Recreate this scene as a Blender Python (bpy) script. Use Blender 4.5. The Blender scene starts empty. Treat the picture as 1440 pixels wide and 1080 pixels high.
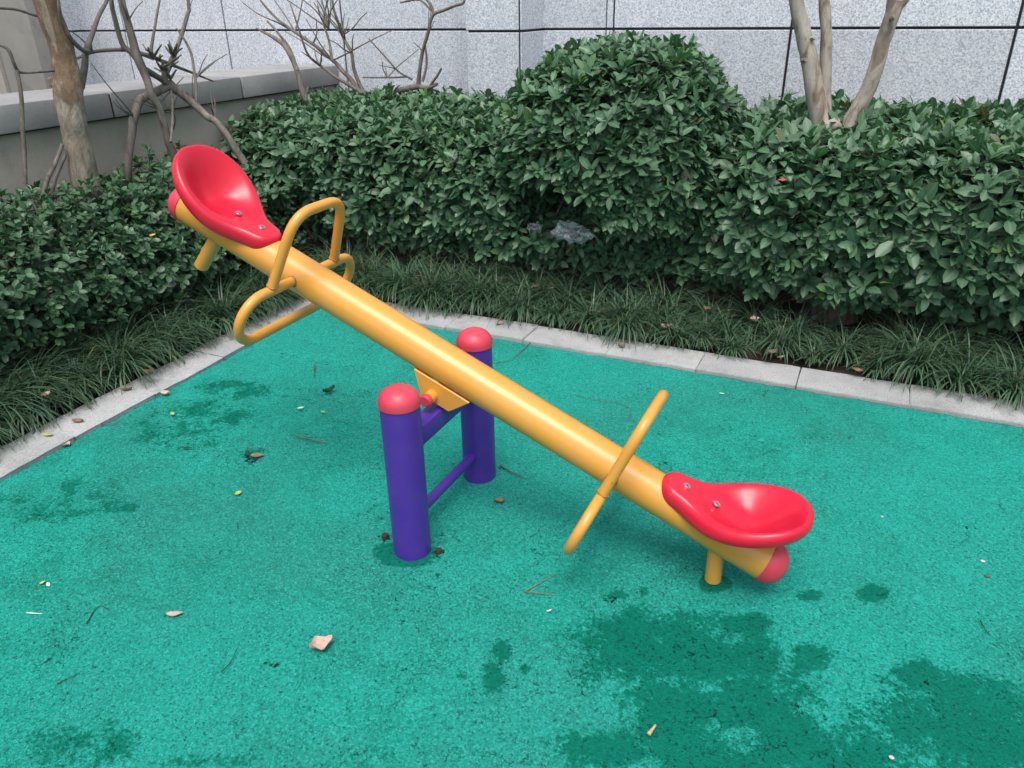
import bpy, bmesh, math, random
import numpy as np
from mathutils import Vector, Matrix, noise as mnoise

rng = np.random.default_rng(11)
random.seed(11)
scene = bpy.context.scene
col = scene.collection

# ------------------------------------------------------------------ camera
# world axes: x runs along the back kerb, y points from the play surface to the building, origin = kerb corner
CAM = np.array([2.700, -3.184, 1.500])
CR = np.array([0.90658197, 0.42173966, -0.01564585])
CU = np.array([-0.17418929, 0.40769469, 0.89634989])
CF = np.array([-0.38440503, 0.80988931, -0.44307119])
FPX = 1081.0                       # focal length in pixels of a 1440 px wide frame
cam_data = bpy.data.cameras.new('camera')
cam_data.sensor_width = 36.0
cam_data.lens = 36.0 * FPX / 1440.0
cam_data.clip_start = 0.05
cam_data.clip_end = 500
cam = bpy.data.objects.new('camera', cam_data)
col.objects.link(cam)
cam.matrix_world = Matrix(((CR[0], CU[0], -CF[0], CAM[0]), (CR[1], CU[1], -CF[1], CAM[1]),
                           (CR[2], CU[2], -CF[2], CAM[2]), (0, 0, 0, 1)))
scene.camera = cam

# ------------------------------------------------------------------ sky, sun, exposure
SUN_EL, SUN_AZ = math.radians(66), math.radians(160)
world = bpy.data.worlds.new('World'); scene.world = world; world.use_nodes = True
wn = world.node_tree
sky = wn.nodes.new('ShaderNodeTexSky'); sky.sky_type = 'NISHITA'; sky.sun_disc = False
sky.sun_elevation = SUN_EL; sky.sun_rotation = SUN_AZ
sky.air_density = 1.0; sky.dust_density = 4.0; sky.ozone_density = 1.0
hs = wn.nodes.new('ShaderNodeHueSaturation'); hs.inputs['Saturation'].default_value = 0.55   # overcast: whitish sky
wn.links.new(sky.outputs[0], hs.inputs['Color'])
bg = wn.nodes['Background']; bg.inputs['Strength'].default_value = 0.12
wn.links.new(hs.outputs[0], bg.inputs['Color'])
sd = bpy.data.lights.new('sun', 'SUN'); sd.energy = 1.5; sd.angle = math.radians(32); sd.color = (1.0, 0.97, 0.92)
sun = bpy.data.objects.new('sun', sd); col.objects.link(sun)
sdir = Vector((math.sin(SUN_AZ) * math.cos(SUN_EL), math.cos(SUN_AZ) * math.cos(SUN_EL), math.sin(SUN_EL)))
sun.rotation_euler = sdir.to_track_quat('Z', 'Y').to_euler()
scene.view_settings.view_transform = 'Standard'
scene.view_settings.look = 'None'
scene.view_settings.exposure = 0.70
scene.view_settings.gamma = 1.0
scene.view_settings.use_curve_mapping = False

# ------------------------------------------------------------------ helpers
def ray(x, y):
    return CF + CR * (x - 720) / FPX - CU * (y - 540) / FPX
def py(x, y, Y):
    d = ray(x, y); return CAM + d * ((Y - CAM[1]) / d[1])
def pz(x, y, Z=0.0):
    d = ray(x, y); return CAM + d * ((Z - CAM[2]) / d[2])
def pxx(x, y, X):
    d = ray(x, y); return CAM + d * ((X - CAM[0]) / d[0])
def proj(P):
    v = np.asarray(P) - CAM; z = v @ CF
    return 720 + FPX * (v @ CR) / z, 540 - FPX * (v @ CU) / z

def tag(o, label=None, cat=None, group=None, kind=None):
    if label: o['label'] = label
    if cat: o['category'] = cat
    if group: o['group'] = group
    if kind: o['kind'] = kind
    return o
def empty(name, loc, label=None, cat=None, group=None, kind=None):
    o = bpy.data.objects.new(name, None); o.location = loc; o.empty_display_size = 0.05
    col.objects.link(o); return tag(o, label, cat, group, kind)
def link(name, me, mat=None, parent=None, M=None):
    o = bpy.data.objects.new(name, me); col.objects.link(o)
    if mat and len(me.materials) == 0: me.materials.append(mat)
    if parent is not None:
        o.parent = parent
        P = Matrix.Identity(4); q = parent
        while q is not None:                                   # every parent here is unrotated
            P = Matrix.Translation(q.location) @ P; q = q.parent
        o.matrix_parent_inverse = Matrix.Identity(4)
        W = M if M is not None else Matrix.Identity(4)
        o.matrix_basis = P.inverted() @ W
    elif M is not None:
        o.matrix_basis = M
    return o
def bm_mesh(name, bm, smooth=None):
    me = bpy.data.meshes.new(name); bm.to_mesh(me); bm.free()
    if smooth is not None:
        me.shade_smooth() if smooth else None
        if smooth and smooth is not True: me.set_sharp_from_angle(angle=math.radians(smooth))
    return me
def np_mesh(name, V, F, smooth=True, attrs=None):
    """V (n,3), F list of arrays of faces (m,k)"""
    me = bpy.data.meshes.new(name)
    V = np.asarray(V, np.float32)
    me.vertices.add(len(V)); me.vertices.foreach_set('co', V.ravel())
    tot = sum(f.size for f in F); cnt = sum(len(f) for f in F)
    me.loops.add(tot); me.polygons.add(cnt)
    li = np.concatenate([f.ravel() for f in F]).astype(np.int32)
    ls = np.concatenate([np.full(len(f), f.shape[1]) for f in F])
    st = np.concatenate([[0], np.cumsum(ls)[:-1]]).astype(np.int32)
    me.loops.foreach_set('vertex_index', li)
    me.polygons.foreach_set('loop_start', st)
    me.polygons.foreach_set('use_smooth', np.full(cnt, smooth))
    for k, a in (attrs or {}).items():
        at = me.attributes.new(k, 'FLOAT', 'POINT'); at.data.foreach_set('value', np.asarray(a, np.float32))
    me.update(calc_edges=True); me.validate()
    return me
def box_bm(x0, x1, y0, y1, z0, z1, bev=0.0, seg=2):
    bm = bmesh.new(); bmesh.ops.create_cube(bm, size=1)
    bmesh.ops.scale(bm, vec=(x1 - x0, y1 - y0, z1 - z0), verts=bm.verts)
    bmesh.ops.translate(bm, vec=((x0 + x1) / 2, (y0 + y1) / 2, (z0 + z1) / 2), verts=bm.verts)
    if bev: bmesh.ops.bevel(bm, geom=bm.edges[:], offset=bev, segments=seg, affect='EDGES', profile=0.5)
    return bm
def catmull(P, n=6):
    P = np.asarray(P, float)
    Q = np.vstack([2 * P[0] - P[1], P, 2 * P[-1] - P[-2]]); out = []
    for i in range(1, len(Q) - 2):
        for t in np.linspace(0, 1, n, endpoint=False):
            a, b, c, d = Q[i - 1], Q[i], Q[i + 1], Q[i + 2]
            out.append(0.5 * (2 * b + (c - a) * t + (2 * a - 5 * b + 4 * c - d) * t * t + (3 * b - a - 3 * c + d) * t ** 3))
    out.append(P[-1]); return np.array(out)
def tube_arrays(P, R, seg=12, closed=False, caps=True, lump=0.0, off=0):
    P = np.asarray(P, float); n = len(P); R = np.broadcast_to(np.asarray(R, float), (n,))
    T = np.gradient(P, axis=0)
    if closed: T = np.roll(P, -1, 0) - np.roll(P, 1, 0)
    T /= np.linalg.norm(T, axis=1)[:, None] + 1e-12
    a = np.array([0, 0, 1.0]) if abs(T[0][2]) < .9 else np.array([1.0, 0, 0])
    N = np.cross(T[0], a); N /= np.linalg.norm(N); V = []
    ang = np.linspace(0, 2 * math.pi, seg, endpoint=False)
    for i in range(n):
        N = N - T[i] * (N @ T[i]); N /= np.linalg.norm(N); B = np.cross(T[i], N)
        r = R[i] * np.ones(seg)
        if lump: r = r * (1 + lump * np.array([mnoise.noise(Vector((3 * math.cos(x), 3 * math.sin(x), P[i][2] * 14 + P[i][0] * 9 + off))) for x in ang]))
        V.append(P[i] + np.outer(np.cos(ang) * r, N) + np.outer(np.sin(ang) * r, B))
    V = np.vstack(V); m = n if closed else n - 1
    i = np.repeat(np.arange(m), seg); j = np.tile(np.arange(seg), m); i2 = (i + 1) % n; j2 = (j + 1) % seg
    F = [np.stack([i * seg + j, i * seg + j2, i2 * seg + j2, i2 * seg + j], 1)]
    if caps and not closed:
        c0 = len(V); V = np.vstack([V, P[0], P[-1]])
        k = np.arange(seg); k2 = (k + 1) % seg
        F.append(np.stack([np.full(seg, c0), k2, k], 1))
        F.append(np.stack([np.full(seg, c0 + 1), (n - 1) * seg + k, (n - 1) * seg + k2], 1))
    return V, F
def merge(parts):
    V = []; T3 = []; T4 = []; o = 0
    for v, F in parts:
        V.append(v)
        for f in F: (T3 if f.shape[1] == 3 else T4).append(f + o)
        o += len(v)
    return np.vstack(V), [np.vstack(t) for t in (T4, T3) if t]
def tube(name, P, R, mat, parent=None, seg=12, closed=False, lump=0.0, off=0):
    V, F = tube_arrays(P, R, seg, closed, True, lump, off)
    me = np_mesh(name, V, F); me.set_sharp_from_angle(angle=math.radians(60))
    return link(name, me, mat, parent)
def sstep(a, b, x):
    t = np.clip((x - a) / (b - a), 0, 1); return t * t * (3 - 2 * t)

# ------------------------------------------------------------------ materials
class NT:
    def __init__(s, name):
        s.m = bpy.data.materials.new(name); s.m.use_nodes = True; s.t = s.m.node_tree
        s.b = s.t.nodes['Principled BSDF']; s.o = s.t.nodes['Material Output']
    def n(s, typ, **kw):
        nd = s.t.nodes.new('ShaderNode' + typ)
        for k, v in kw.items():
            if k in nd.inputs and not hasattr(nd, k): nd.inputs[k].default_value = v
            elif hasattr(nd, k): setattr(nd, k, v)
            else: nd.inputs[k.replace('_', ' ')].default_value = v
        return nd
    def l(s, a, b): s.t.links.new(a, b)
    def obj(s, scale=(1, 1, 1), src='Object'):
        tc = s.n('TexCoord'); mp = s.n('Mapping'); mp.inputs['Scale'].default_value = scale
        s.l(tc.outputs[src], mp.inputs[0]); return mp.outputs[0]
    def pos(s, scale=(1, 1, 1)):
        tc = s.n('NewGeometry'); mp = s.n('Mapping'); mp.inputs['Scale'].default_value = scale
        s.l(tc.outputs['Position'], mp.inputs[0]); return mp.outputs[0]
    def noise(s, vec, scale, detail=4, rough=.55, dist=0):
        nd = s.n('TexNoise'); nd.inputs['Scale'].default_value = scale; nd.inputs['Detail'].default_value = detail
        nd.inputs['Roughness'].default_value = rough; nd.inputs['Distortion'].default_value = dist
        s.l(vec, nd.inputs['Vector']); return nd.outputs['Fac']
    def voro(s, vec, scale, feat='F1', out='Distance'):
        nd = s.n('TexVoronoi'); nd.feature = feat; nd.inputs['Scale'].default_value = scale
        s.l(vec, nd.inputs['Vector']); return nd.outputs[out]
    def ramp(s, fac, stops):
        nd = s.n('ValToRGB'); e = nd.color_ramp.elements
        while len(e) < len(stops): e.new(0.5)
        for el, (p, c) in zip(e, stops):
            el.position = p; el.color = (*c, 1) if hasattr(c, '__len__') else (c, c, c, 1)
        s.l(fac, nd.inputs[0]); return nd.outputs[0]
    def mix(s, fac, a, b, mode='MIX'):
        nd = s.n('Mix'); nd.data_type = 'RGBA'; nd.blend_type = mode
        for v, k in ((fac, 0), (a, 6), (b, 7)):
            if hasattr(v, 'is_linked'): s.l(v, nd.inputs[k])
            else: nd.inputs[k].default_value = v if k == 0 else ((*v, 1) if hasattr(v, '__len__') else (v, v, v, 1))
        return nd.outputs[2]
    def math(s, op, a, b=None, c=None):
        nd = s.n('Math'); nd.operation = op
        for k, v in enumerate((a, b, c)):
            if v is None: continue
            if hasattr(v, 'is_linked'): s.l(v, nd.inputs[k])
            else: nd.inputs[k].default_value = v
        return nd.outputs[0]
    def bump(s, h, strength=.5, dist=.01, normal=None):
        nd = s.n('Bump'); nd.inputs['Strength'].default_value = strength; nd.inputs['Distance'].default_value = dist
        s.l(h, nd.inputs['Height'])
        if normal is not None: s.l(normal, nd.inputs['Normal'])
        return nd.outputs[0]
    def set(s, **kw):
        for k, v in kw.items():
            k = k.replace('_', ' ')
            if hasattr(v, 'is_linked'): s.l(v, s.b.inputs[k])
            else: s.b.inputs[k].default_value = (*v, 1) if hasattr(v, '__len__') and len(v) == 3 and k != 'Normal' else v
        return s.m

def mat_paint(name, base, dirt, rough=.33, chips=True, coat=.25, dusty=.1):
    t = NT(name); p = t.pos()
    big = t.noise(p, 5, 5, .6); fine = t.noise(p, 60, 4, .6)
    c = t.mix(t.ramp(big, [(.35, 0.0), (.75, .55)]), base, dirt)
    spk = t.ramp(t.noise(p, 170, 2, .5), [(.72, 0.0), (.78, .0 if not chips else .8)])
    c = t.mix(t.math('MULTIPLY', spk, t.ramp(big, [(.45, .0), (.7, .8)])), c, tuple(x * .35 for x in base))
    if chips:                                            # chipped spots and scuffs
        chip = t.ramp(t.noise(p, 38, 5, .7), [(.665, 0.0), (.70, 1.0)])
        c = t.mix(t.math('MULTIPLY', chip, .7), c, (.05, .03, .02))
    dust = t.ramp(t.noise(p, 11, 6, .75), [(.45, 0.0), (.78, dusty)])
    c = t.mix(dust, c, tuple(.6 * x + .14 for x in base))
    r = t.math('MULTIPLY_ADD', fine, .22, rough - .08)
    t.set(Base_Color=c, Roughness=r, Normal=t.bump(fine, .06, .004))
    t.b.inputs['Coat Weight'].default_value = coat; t.b.inputs['Coat Roughness'].default_value = .22
    return t.m
M_yellow = mat_paint('yellow_paint', (.70, .315, .036), (.60, .30, .07), .38, coat=.35, dusty=.4)
M_purple = mat_paint('purple_paint', (.062, .016, .30), (.085, .03, .30), .42, coat=.12)
M_seat = mat_paint('red_plastic', (.64, .003, .030), (.58, .006, .032), .33, False, .2, .10)
M_cap = mat_paint('faded_red_plastic', (.62, .035, .072), (.55, .06, .09), .42, False, .05, .2)
M_steel = NT('bolt_steel').set(Base_Color=(.62, .63, .66), Metallic=1.0, Roughness=.28)
M_rust = NT('rusty_steel').set(Base_Color=(.05, .03, .022), Metallic=.3, Roughness=.75)

def mat_rubber():
    t = NT('green_rubber'); p = t.pos()
    gran = t.noise(p, 170, 4, .75); cell = t.voro(p, 205, 'F1', 'Color')
    sep = t.n('SeparateColor'); t.l(cell, sep.inputs[0])
    big = t.noise(p, 1.5, 5, .6); mid = t.noise(p, 7, 5, .65)
    dry = t.ramp(mid, [(.30, (.008, .235, .172)), (.50, (.012, .320, .245)), (.72, (.020, .395, .315))])
    dry = t.mix(t.ramp(big, [(.42, 0.0), (.62, .7)]), dry, (.026, .235, .190))  # broad darker zones: soft ambient shade painted into the rubber colour
    dry = t.mix(t.ramp(t.noise(p, .9, 3, .5), [(.42, 0.0), (.62, .6)]), dry, (.017, .385, .315))             # broad lighter teal zones
    dry = t.mix(t.math('MULTIPLY', t.ramp(sep.outputs[0], [(.45, 0.0), (1, 1.0)]), .65), dry, (.050, .475, .390))   # granules
    dry = t.mix(t.math('MULTIPLY', t.ramp(sep.outputs[1], [(.50, 0.0), (1, 1.0)]), .52), dry, (.006, .115, .092))
    wetc = t.mix(t.ramp(mid, [(.3, 0.0), (.7, 1.0)]), (.000, .170, .112), (.001, .215, .148))
    wetc = t.mix(t.math('MULTIPLY', sep.outputs[1], .40), wetc, (.0, .085, .058))
    at = t.n('Attribute'); at.attribute_name = 'wet'
    edge = t.noise(p, 9, 9, .74); fine = t.noise(p, 85, 3, .7)
    w = t.math('ADD', at.outputs['Fac'], t.math('MULTIPLY', t.math('SUBTRACT', edge, .5), 2.3))
    w = t.math('ADD', w, t.math('MULTIPLY', t.math('SUBTRACT', fine, .5), 1.3))
    w = t.ramp(t.math('ADD', w, .5), [(.44, 0.0), (.68, 1.0)])
    c = t.mix(w, dry, wetc)
    # worn-out pits and hairline cracks between granules
    q = t.n('VectorMath'); q.operation = 'ADD'
    nz = t.n('TexNoise'); nz.inputs['Scale'].default_value = 30; nz.inputs['Detail'].default_value = 4; t.l(p, nz.inputs['Vector'])
    sc = t.n('VectorMath'); sc.operation = 'SCALE'; sc.inputs['Scale'].default_value = .06; t.l(nz.outputs['Color'], sc.inputs[0])
    t.l(p, q.inputs[0]); t.l(sc.outputs[0], q.inputs[1])
    cr = t.voro(q.outputs[0], 17, 'DISTANCE_TO_EDGE')
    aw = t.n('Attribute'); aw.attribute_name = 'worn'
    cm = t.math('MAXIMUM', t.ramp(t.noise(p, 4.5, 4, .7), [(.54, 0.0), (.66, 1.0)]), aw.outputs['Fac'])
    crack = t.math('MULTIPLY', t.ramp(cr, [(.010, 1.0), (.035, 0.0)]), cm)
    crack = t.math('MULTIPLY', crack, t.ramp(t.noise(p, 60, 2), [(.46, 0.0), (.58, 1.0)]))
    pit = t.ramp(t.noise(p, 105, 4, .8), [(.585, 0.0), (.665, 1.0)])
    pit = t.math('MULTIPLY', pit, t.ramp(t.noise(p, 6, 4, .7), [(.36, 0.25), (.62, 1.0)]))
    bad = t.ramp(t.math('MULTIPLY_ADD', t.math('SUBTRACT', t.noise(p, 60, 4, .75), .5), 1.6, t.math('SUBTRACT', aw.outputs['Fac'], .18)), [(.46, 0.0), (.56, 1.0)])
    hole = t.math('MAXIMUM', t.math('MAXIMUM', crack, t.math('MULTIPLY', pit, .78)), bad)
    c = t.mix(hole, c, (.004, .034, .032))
    h = t.math('SUBTRACT', t.math('ADD', gran, t.math('MULTIPLY', sep.outputs[2], .5)), t.math('MULTIPLY', hole, 1.2))
    r = t.mix(w, .85, .60)
    t.set(Base_Color=c, Roughness=r, Normal=t.bump(h, .9, .007)); t.b.inputs['Specular IOR Level'].default_value = .12
    return t.m
M_rubber = mat_rubber()

def mat_granite():
    t = NT('speckled_granite'); p = t.pos()
    oi = t.n('ObjectInfo')
    a = t.voro(p, 150, 'F1', 'Color'); sp = t.n('SeparateColor'); t.l(a, sp.inputs[0])
    b = t.noise(p, 85, 3, .6); d = t.noise(p, 210, 2, .6)
    c = t.ramp(sp.outputs[0], [(.0, (.36, .40, .46)), (.35, (.60, .64, .71)), (.75, (.72, .76, .82)), (1, (.84, .86, .90))])
    c = t.mix(t.ramp(b, [(.52, 0.0), (.68, .65)]), c, (.33, .37, .43))
    c = t.mix(t.ramp(d, [(.66, 0.0), (.72, .85)]), c, (.09, .10, .12))
    v = t.math('MULTIPLY_ADD', oi.outputs['Random'], .18, .88)
    c = t.mix(1.0, c, v, 'MULTIPLY')
    st = t.noise(t.pos((3, 3, .35)), 2.2, 4, .6)
    c = t.mix(t.ramp(st, [(.5, 0.0), (.8, .35)]), c, (.33, .36, .40))
    return t.set(Base_Color=c, Roughness=.42, Normal=t.bump(b, .05, .002))
M_granite = mat_granite()
M_joint = NT('joint_sealant').set(Base_Color=(.012, .013, .020), Roughness=.6)

def mat_stone(name, lo, hi, scale=1.0, rough=.8, speck=.5, stain=(.12, .12, .11)):
    t = NT(name); p = t.pos(); oi = t.n('ObjectInfo')
    a = t.noise(p, 3.5 * scale, 6, .65); b = t.noise(p, 170, 3, .7); g = t.noise(p, 45, 4, .6)
    c = t.mix(t.ramp(a, [(.3, 0.0), (.7, 1.0)]), lo, hi)
    c = t.mix(t.math('MULTIPLY', t.ramp(b, [(.35, 1.0), (.6, 0.0)]), speck), c, tuple(x * .5 for x in lo))
    c = t.mix(t.ramp(t.noise(p, 6, 6, .7), [(.55, 0.0), (.8, .7)]), c, stain)
    v = t.math('MULTIPLY_ADD', oi.outputs['Random'], .16, .9)
    c = t.mix(1.0, c, v, 'MULTIPLY')
    return t.set(Base_Color=c, Roughness=rough, Normal=t.bump(t.math('ADD', b, g), .35, .004))
M_kerb = mat_stone('kerb_concrete', (.34, .35, .35), (.52, .53, .535), speck=.6, stain=(.16, .16, .13))
M_coping = mat_stone('grey_coping_granite', (.26, .262, .265), (.37, .37, .37), speck=.35, stain=(.20, .20, .195))
M_beige = mat_stone('beige_render', (.40, .385, .335), (.50, .48, .42), speck=.15, stain=(.27, .26, .23))
M_column = mat_stone('beige_grey_render', (.27, .265, .24), (.34, .335, .305), speck=.1)
M_soil = mat_stone('dark_soil', (.030, .024, .017), (.065, .050, .034), 3, .95)

def mat_leaf(name, dark, mid, light, young, rough=.38):
    t = NT(name)
    at = t.n('Attribute'); at.attribute_name = 'shade'
    am = t.n('Attribute'); am.attribute_name = 'rib'
    p = t.pos()
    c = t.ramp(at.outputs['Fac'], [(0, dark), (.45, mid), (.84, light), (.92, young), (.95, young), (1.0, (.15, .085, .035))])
    c = t.mix(t.math('MULTIPLY', t.ramp(t.noise(p, 90, 3), [(.4, 0.0), (.7, 1.0)]), .3), c, dark)
    c = t.mix(t.math('MULTIPLY', t.ramp(am.outputs['Fac'], [(.72, 0.0), (.95, 1.0)]), .35), c, tuple(min(1, x * 1.9) for x in light))
    g = t.n('NewGeometry')
    c = t.mix(t.math('MULTIPLY', g.outputs['Backfacing'], .55), c, (.085, .135, .085))
    t.set(Base_Color=c, Roughness=rough, Normal=t.bump(t.noise(p, 120, 2), .08, .002))
    t.b.inputs['Specular IOR Level'].default_value = .42
    tr = t.n('BsdfTranslucent'); t.l(t.mix(.5, c, (.10, .22, .04)), tr.inputs[0])
    mx = t.n('MixShader'); mx.inputs[0].default_value = .16
    t.l(t.b.outputs[0], mx.inputs[1]); t.l(tr.outputs[0], mx.inputs[2]); t.l(mx.outputs[0], t.o.inputs[0])
    return t.m
M_leaf = mat_leaf('photinia_leaf', (.036, .108, .054), (.070, .188, .092), (.116, .275, .134), (.20, .39, .10), .40)
M_leaf2 = mat_leaf('round_hedge_leaf', (.025, .084, .042), (.046, .148, .067), (.080, .225, .100), (.17, .36, .08), .40)
M_grass = mat_leaf('mondo_grass_blade', (.022, .064, .036), (.046, .125, .064), (.080, .195, .098), (.20, .23, .07), .42)

def mat_flat(name, a, b, rough=.75, scale=60):
    t = NT(name); p = t.pos()
    c = t.mix(t.ramp(t.noise(p, scale, 4, .6), [(.35, 0.0), (.65, 1.0)]), a, b)
    return t.set(Base_Color=c, Roughness=rough, Normal=t.bump(t.noise(p, scale * 2, 3), .3, .003))
M_pink = mat_flat('dry_pink_leaf', (.42, .27, .21), (.60, .44, .37))
M_brown = mat_flat('dry_brown_leaf', (.16, .085, .045), (.28, .16, .10))
M_dark = mat_flat('rotten_dark_leaf', (.012, .022, .014), (.03, .045, .025))
M_lime = mat_flat('yellow_green_leaf', (.26, .36, .05), (.42, .46, .10))
M_yleaf = mat_flat('yellow_leaf', (.50, .36, .02), (.60, .48, .05))
M_red = mat_flat('red_leaf', (.42, .03, .03), (.5, .08, .05))
M_white = mat_flat('white_scrap', (.62, .62, .60), (.75, .75, .72))
M_tan = mat_flat('tan_wood', (.50, .34, .14), (.62, .45, .22))
M_twig = mat_flat('grey_brown_twig', (.075, .058, .048), (.14, .115, .098), .85, 30)
M_hedgetwig = mat_flat('hedge_twig', (.045, .036, .026), (.085, .062, .045), .85, 30)
M_weld = mat_flat('weathered_weld', (.50, .22, .03), (.24, .105, .03), .6, 120)
M_peb = mat_flat('pebble', (.40, .33, .30), (.55, .48, .45))
def mat_bark(name, stops, dark):
    t = NT(name); p = t.pos((1, 1, .30))
    a = t.noise(p, 17, 5, .6, 1.2); b = t.noise(t.pos((1, 1, .5)), 60, 4, .65)
    c = t.ramp(a, stops)
    c = t.mix(t.ramp(b, [(.58, 0.0), (.75, .6)]), c, dark)
    lines = t.noise(t.pos((1, 1, 4)), 26, 3, .6)
    c = t.mix(t.ramp(lines, [(.62, 0.0), (.72, .35)]), c, dark)
    return t.set(Base_Color=c, Roughness=.75, Normal=t.bump(t.math('ADD', a, t.math('MULTIPLY', b, .4)), .5, .012))
M_bark = mat_bark('peeling_bark', [(.34, (.16, .125, .09)), (.44, (.235, .19, .145)), (.52, (.33, .295, .25)), (.70, (.42, .38, .33))], (.10, .075, .055))
M_bark_brown = mat_bark('brown_peeling_bark', [(.32, (.27, .235, .19)), (.40, (.22, .165, .11)), (.46, (.17, .10, .05)), (.66, (.215, .13, .068))], (.11, .07, .045))
def mat_bark_old():
    t = NT('old_peeling_bark'); p = t.pos((1, 1, .30))
    a = t.noise(p, 16, 6, .62, 1.4); b = t.noise(t.pos((1, 1, .5)), 60, 4, .65)
    g = t.n('NewGeometry'); sx = t.n('SeparateXYZ'); t.l(g.outputs['Position'], sx.inputs[0])
    hz = t.math('ADD', sx.outputs[2], t.math('MULTIPLY', t.math('SUBTRACT', t.noise(t.pos((1, 1, .5)), 13, 4, .6), .5), 1.1))
    m = t.ramp(hz, [(.0, 0.0), (1.0, 1.0)])
    m = t.ramp(t.math('SUBTRACT', hz, .72), [(.40, 0.0), (.50, 1.0)])
    grey = t.ramp(a, [(.34, (.17, .135, .095)), (.50, (.25, .215, .17)), (.68, (.33, .295, .245))])
    brown = t.ramp(a, [(.30, (.30, .26, .21)), (.40, (.23, .17, .115)), (.47, (.150, .098, .058)), (.66, (.195, .130, .080))])
    c = t.mix(m, grey, brown)
    c = t.mix(t.ramp(b, [(.56, 0.0), (.74, .6)]), c, (.095, .068, .048))
    return t.set(Base_Color=c, Roughness=.78, Normal=t.bump(t.math('ADD', a, t.math('MULTIPLY', b, .5)), .8, .015))
M_bark_old = mat_bark_old()
M_branch = mat_bark('grey_branch_bark', [(.35, (.085, .068, .058)), (.65, (.20, .175, .155))], (.04, .032, .028))

# ------------------------------------------------------------------ ground sheets
bm = bmesh.new(); bmesh.ops.create_grid(bm, x_segments=1, y_segments=1, size=120)
bmesh.ops.translate(bm, vec=(0, 0, -.02), verts=bm.verts)
tag(link('soil_ground', bm_mesh('soil_ground', bm), M_soil), kind='structure')

LK = -0.0235                      # the left kerb runs very slightly off square: x = LK * y
# wet patches: (pixel x, pixel y, pixel rx, pixel ry) read off the photograph, turned into ground ellipses
WET = [(930, 905, 120, 55), (880, 880, 60, 28), (1000, 925, 110, 50), (1070, 985, 80, 60), (940, 990, 75, 55), (850, 1055, 85, 30), (1120, 1040, 75, 60), (960, 1050, 90, 45), (1190, 1080, 110, 26), (1010, 1080, 130, 24),
       (1335, 1005, 130, 62), (1420, 1050, 120, 60), (1290, 950, 40, 28), (1400, 985, 55, 30), (1230, 1060, 60, 35), (1050, 878, 34, 16), (1228, 832, 24, 13), (1142, 838, 18, 8), (1140, 920, 32, 20),
       (706, 915, 17, 17), (694, 948, 15, 24), (870, 836, 18, 6), (905, 830, 8, 7), (738, 938, 8, 10), (650, 948, 9, 7),
       (50, 715, 65, 17), (135, 685, 55, 14), (250, 610, 55, 20), (290, 580, 55, 18), (325, 545, 50, 12), (170, 712, 22, 8),
       (95, 1050, 75, 26), (150, 1030, 40, 18), (40, 1075, 70, 20), (300, 1070, 55, 10), (505, 1060, 40, 14), (480, 1085, 60, 10),
       (570, 778, 46, 20), (1004, 820, 24, 13), (360, 638, 16, 7)]
gx0, gx1, gy0, gy1, st = -0.12, 5.6, -5.4, 0.02, .015
xs = np.arange(gx0, gx1, st); ys = np.arange(gy0, gy1, st)
X, Y = np.meshgrid(xs, ys, indexing='ij')
wet = np.full(X.shape, -1.0)
for (a, b, rx, ry) in WET:
    c0 = pz(a, b); ex = (pz(a + rx, b) - pz(a - rx, b))[:2] / 2; ey = (pz(a, b - ry) - pz(a, b + ry))[:2] / 2
    A = np.linalg.inv(np.array([ex, ey]).T)
    q = A @ np.stack([(X - c0[0]).ravel(), (Y - c0[1]).ravel()])
    r = np.hypot(q[0], q[1]).reshape(X.shape)
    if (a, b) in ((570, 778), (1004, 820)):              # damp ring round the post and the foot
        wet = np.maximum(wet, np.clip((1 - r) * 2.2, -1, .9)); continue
    left = a < 600
    small = max(rx, ry) < 40
    wet = np.maximum(wet, np.clip((1 - r) * (.45 if left else .9 if small else .7), -1, .06 if left else .40 if small else .46))
wet = np.where((X > 3.6) | (Y < -2.9), np.maximum(wet, -.35), wet)
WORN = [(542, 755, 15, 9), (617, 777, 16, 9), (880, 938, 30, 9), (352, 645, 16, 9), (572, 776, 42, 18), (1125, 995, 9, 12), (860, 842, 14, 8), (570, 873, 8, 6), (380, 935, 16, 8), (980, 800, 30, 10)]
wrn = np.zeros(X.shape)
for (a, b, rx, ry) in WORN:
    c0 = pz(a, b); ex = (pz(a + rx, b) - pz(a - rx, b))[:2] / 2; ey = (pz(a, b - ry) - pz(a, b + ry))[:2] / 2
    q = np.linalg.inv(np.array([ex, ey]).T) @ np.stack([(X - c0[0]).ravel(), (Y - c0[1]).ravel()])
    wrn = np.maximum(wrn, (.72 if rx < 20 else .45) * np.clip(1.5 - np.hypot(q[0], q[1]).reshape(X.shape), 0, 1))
Zg = .004 * np.sin(X * 1.7 + .4) * np.sin(Y * 2.1) - .002
edge = .006 * np.sin(X * 23) + .004 * np.sin(X * 61 + 1)
Xs = np.maximum(X, LK * Y + .003 + .003 * np.sin(Y * 31) + .002 * np.sin(Y * 83)); Ys = np.minimum(Y, -.006 + .5 * edge)
n0, n1 = X.shape
idx = np.arange(n0 * n1).reshape(n0, n1)
F = np.stack([idx[:-1, :-1].ravel(), idx[1:, :-1].ravel(), idx[1:, 1:].ravel(), idx[:-1, 1:].ravel()], 1)
V = np.stack([Xs.ravel(), Ys.ravel(), Zg.ravel()], 1)
A = V[F]; ar = np.linalg.norm(np.cross(A[:, 2] - A[:, 0], A[:, 3] - A[:, 1]), axis=1); F = F[ar > 1e-7]
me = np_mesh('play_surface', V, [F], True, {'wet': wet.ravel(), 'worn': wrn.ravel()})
tag(link('play_surface', me, M_rubber), kind='structure')

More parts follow.
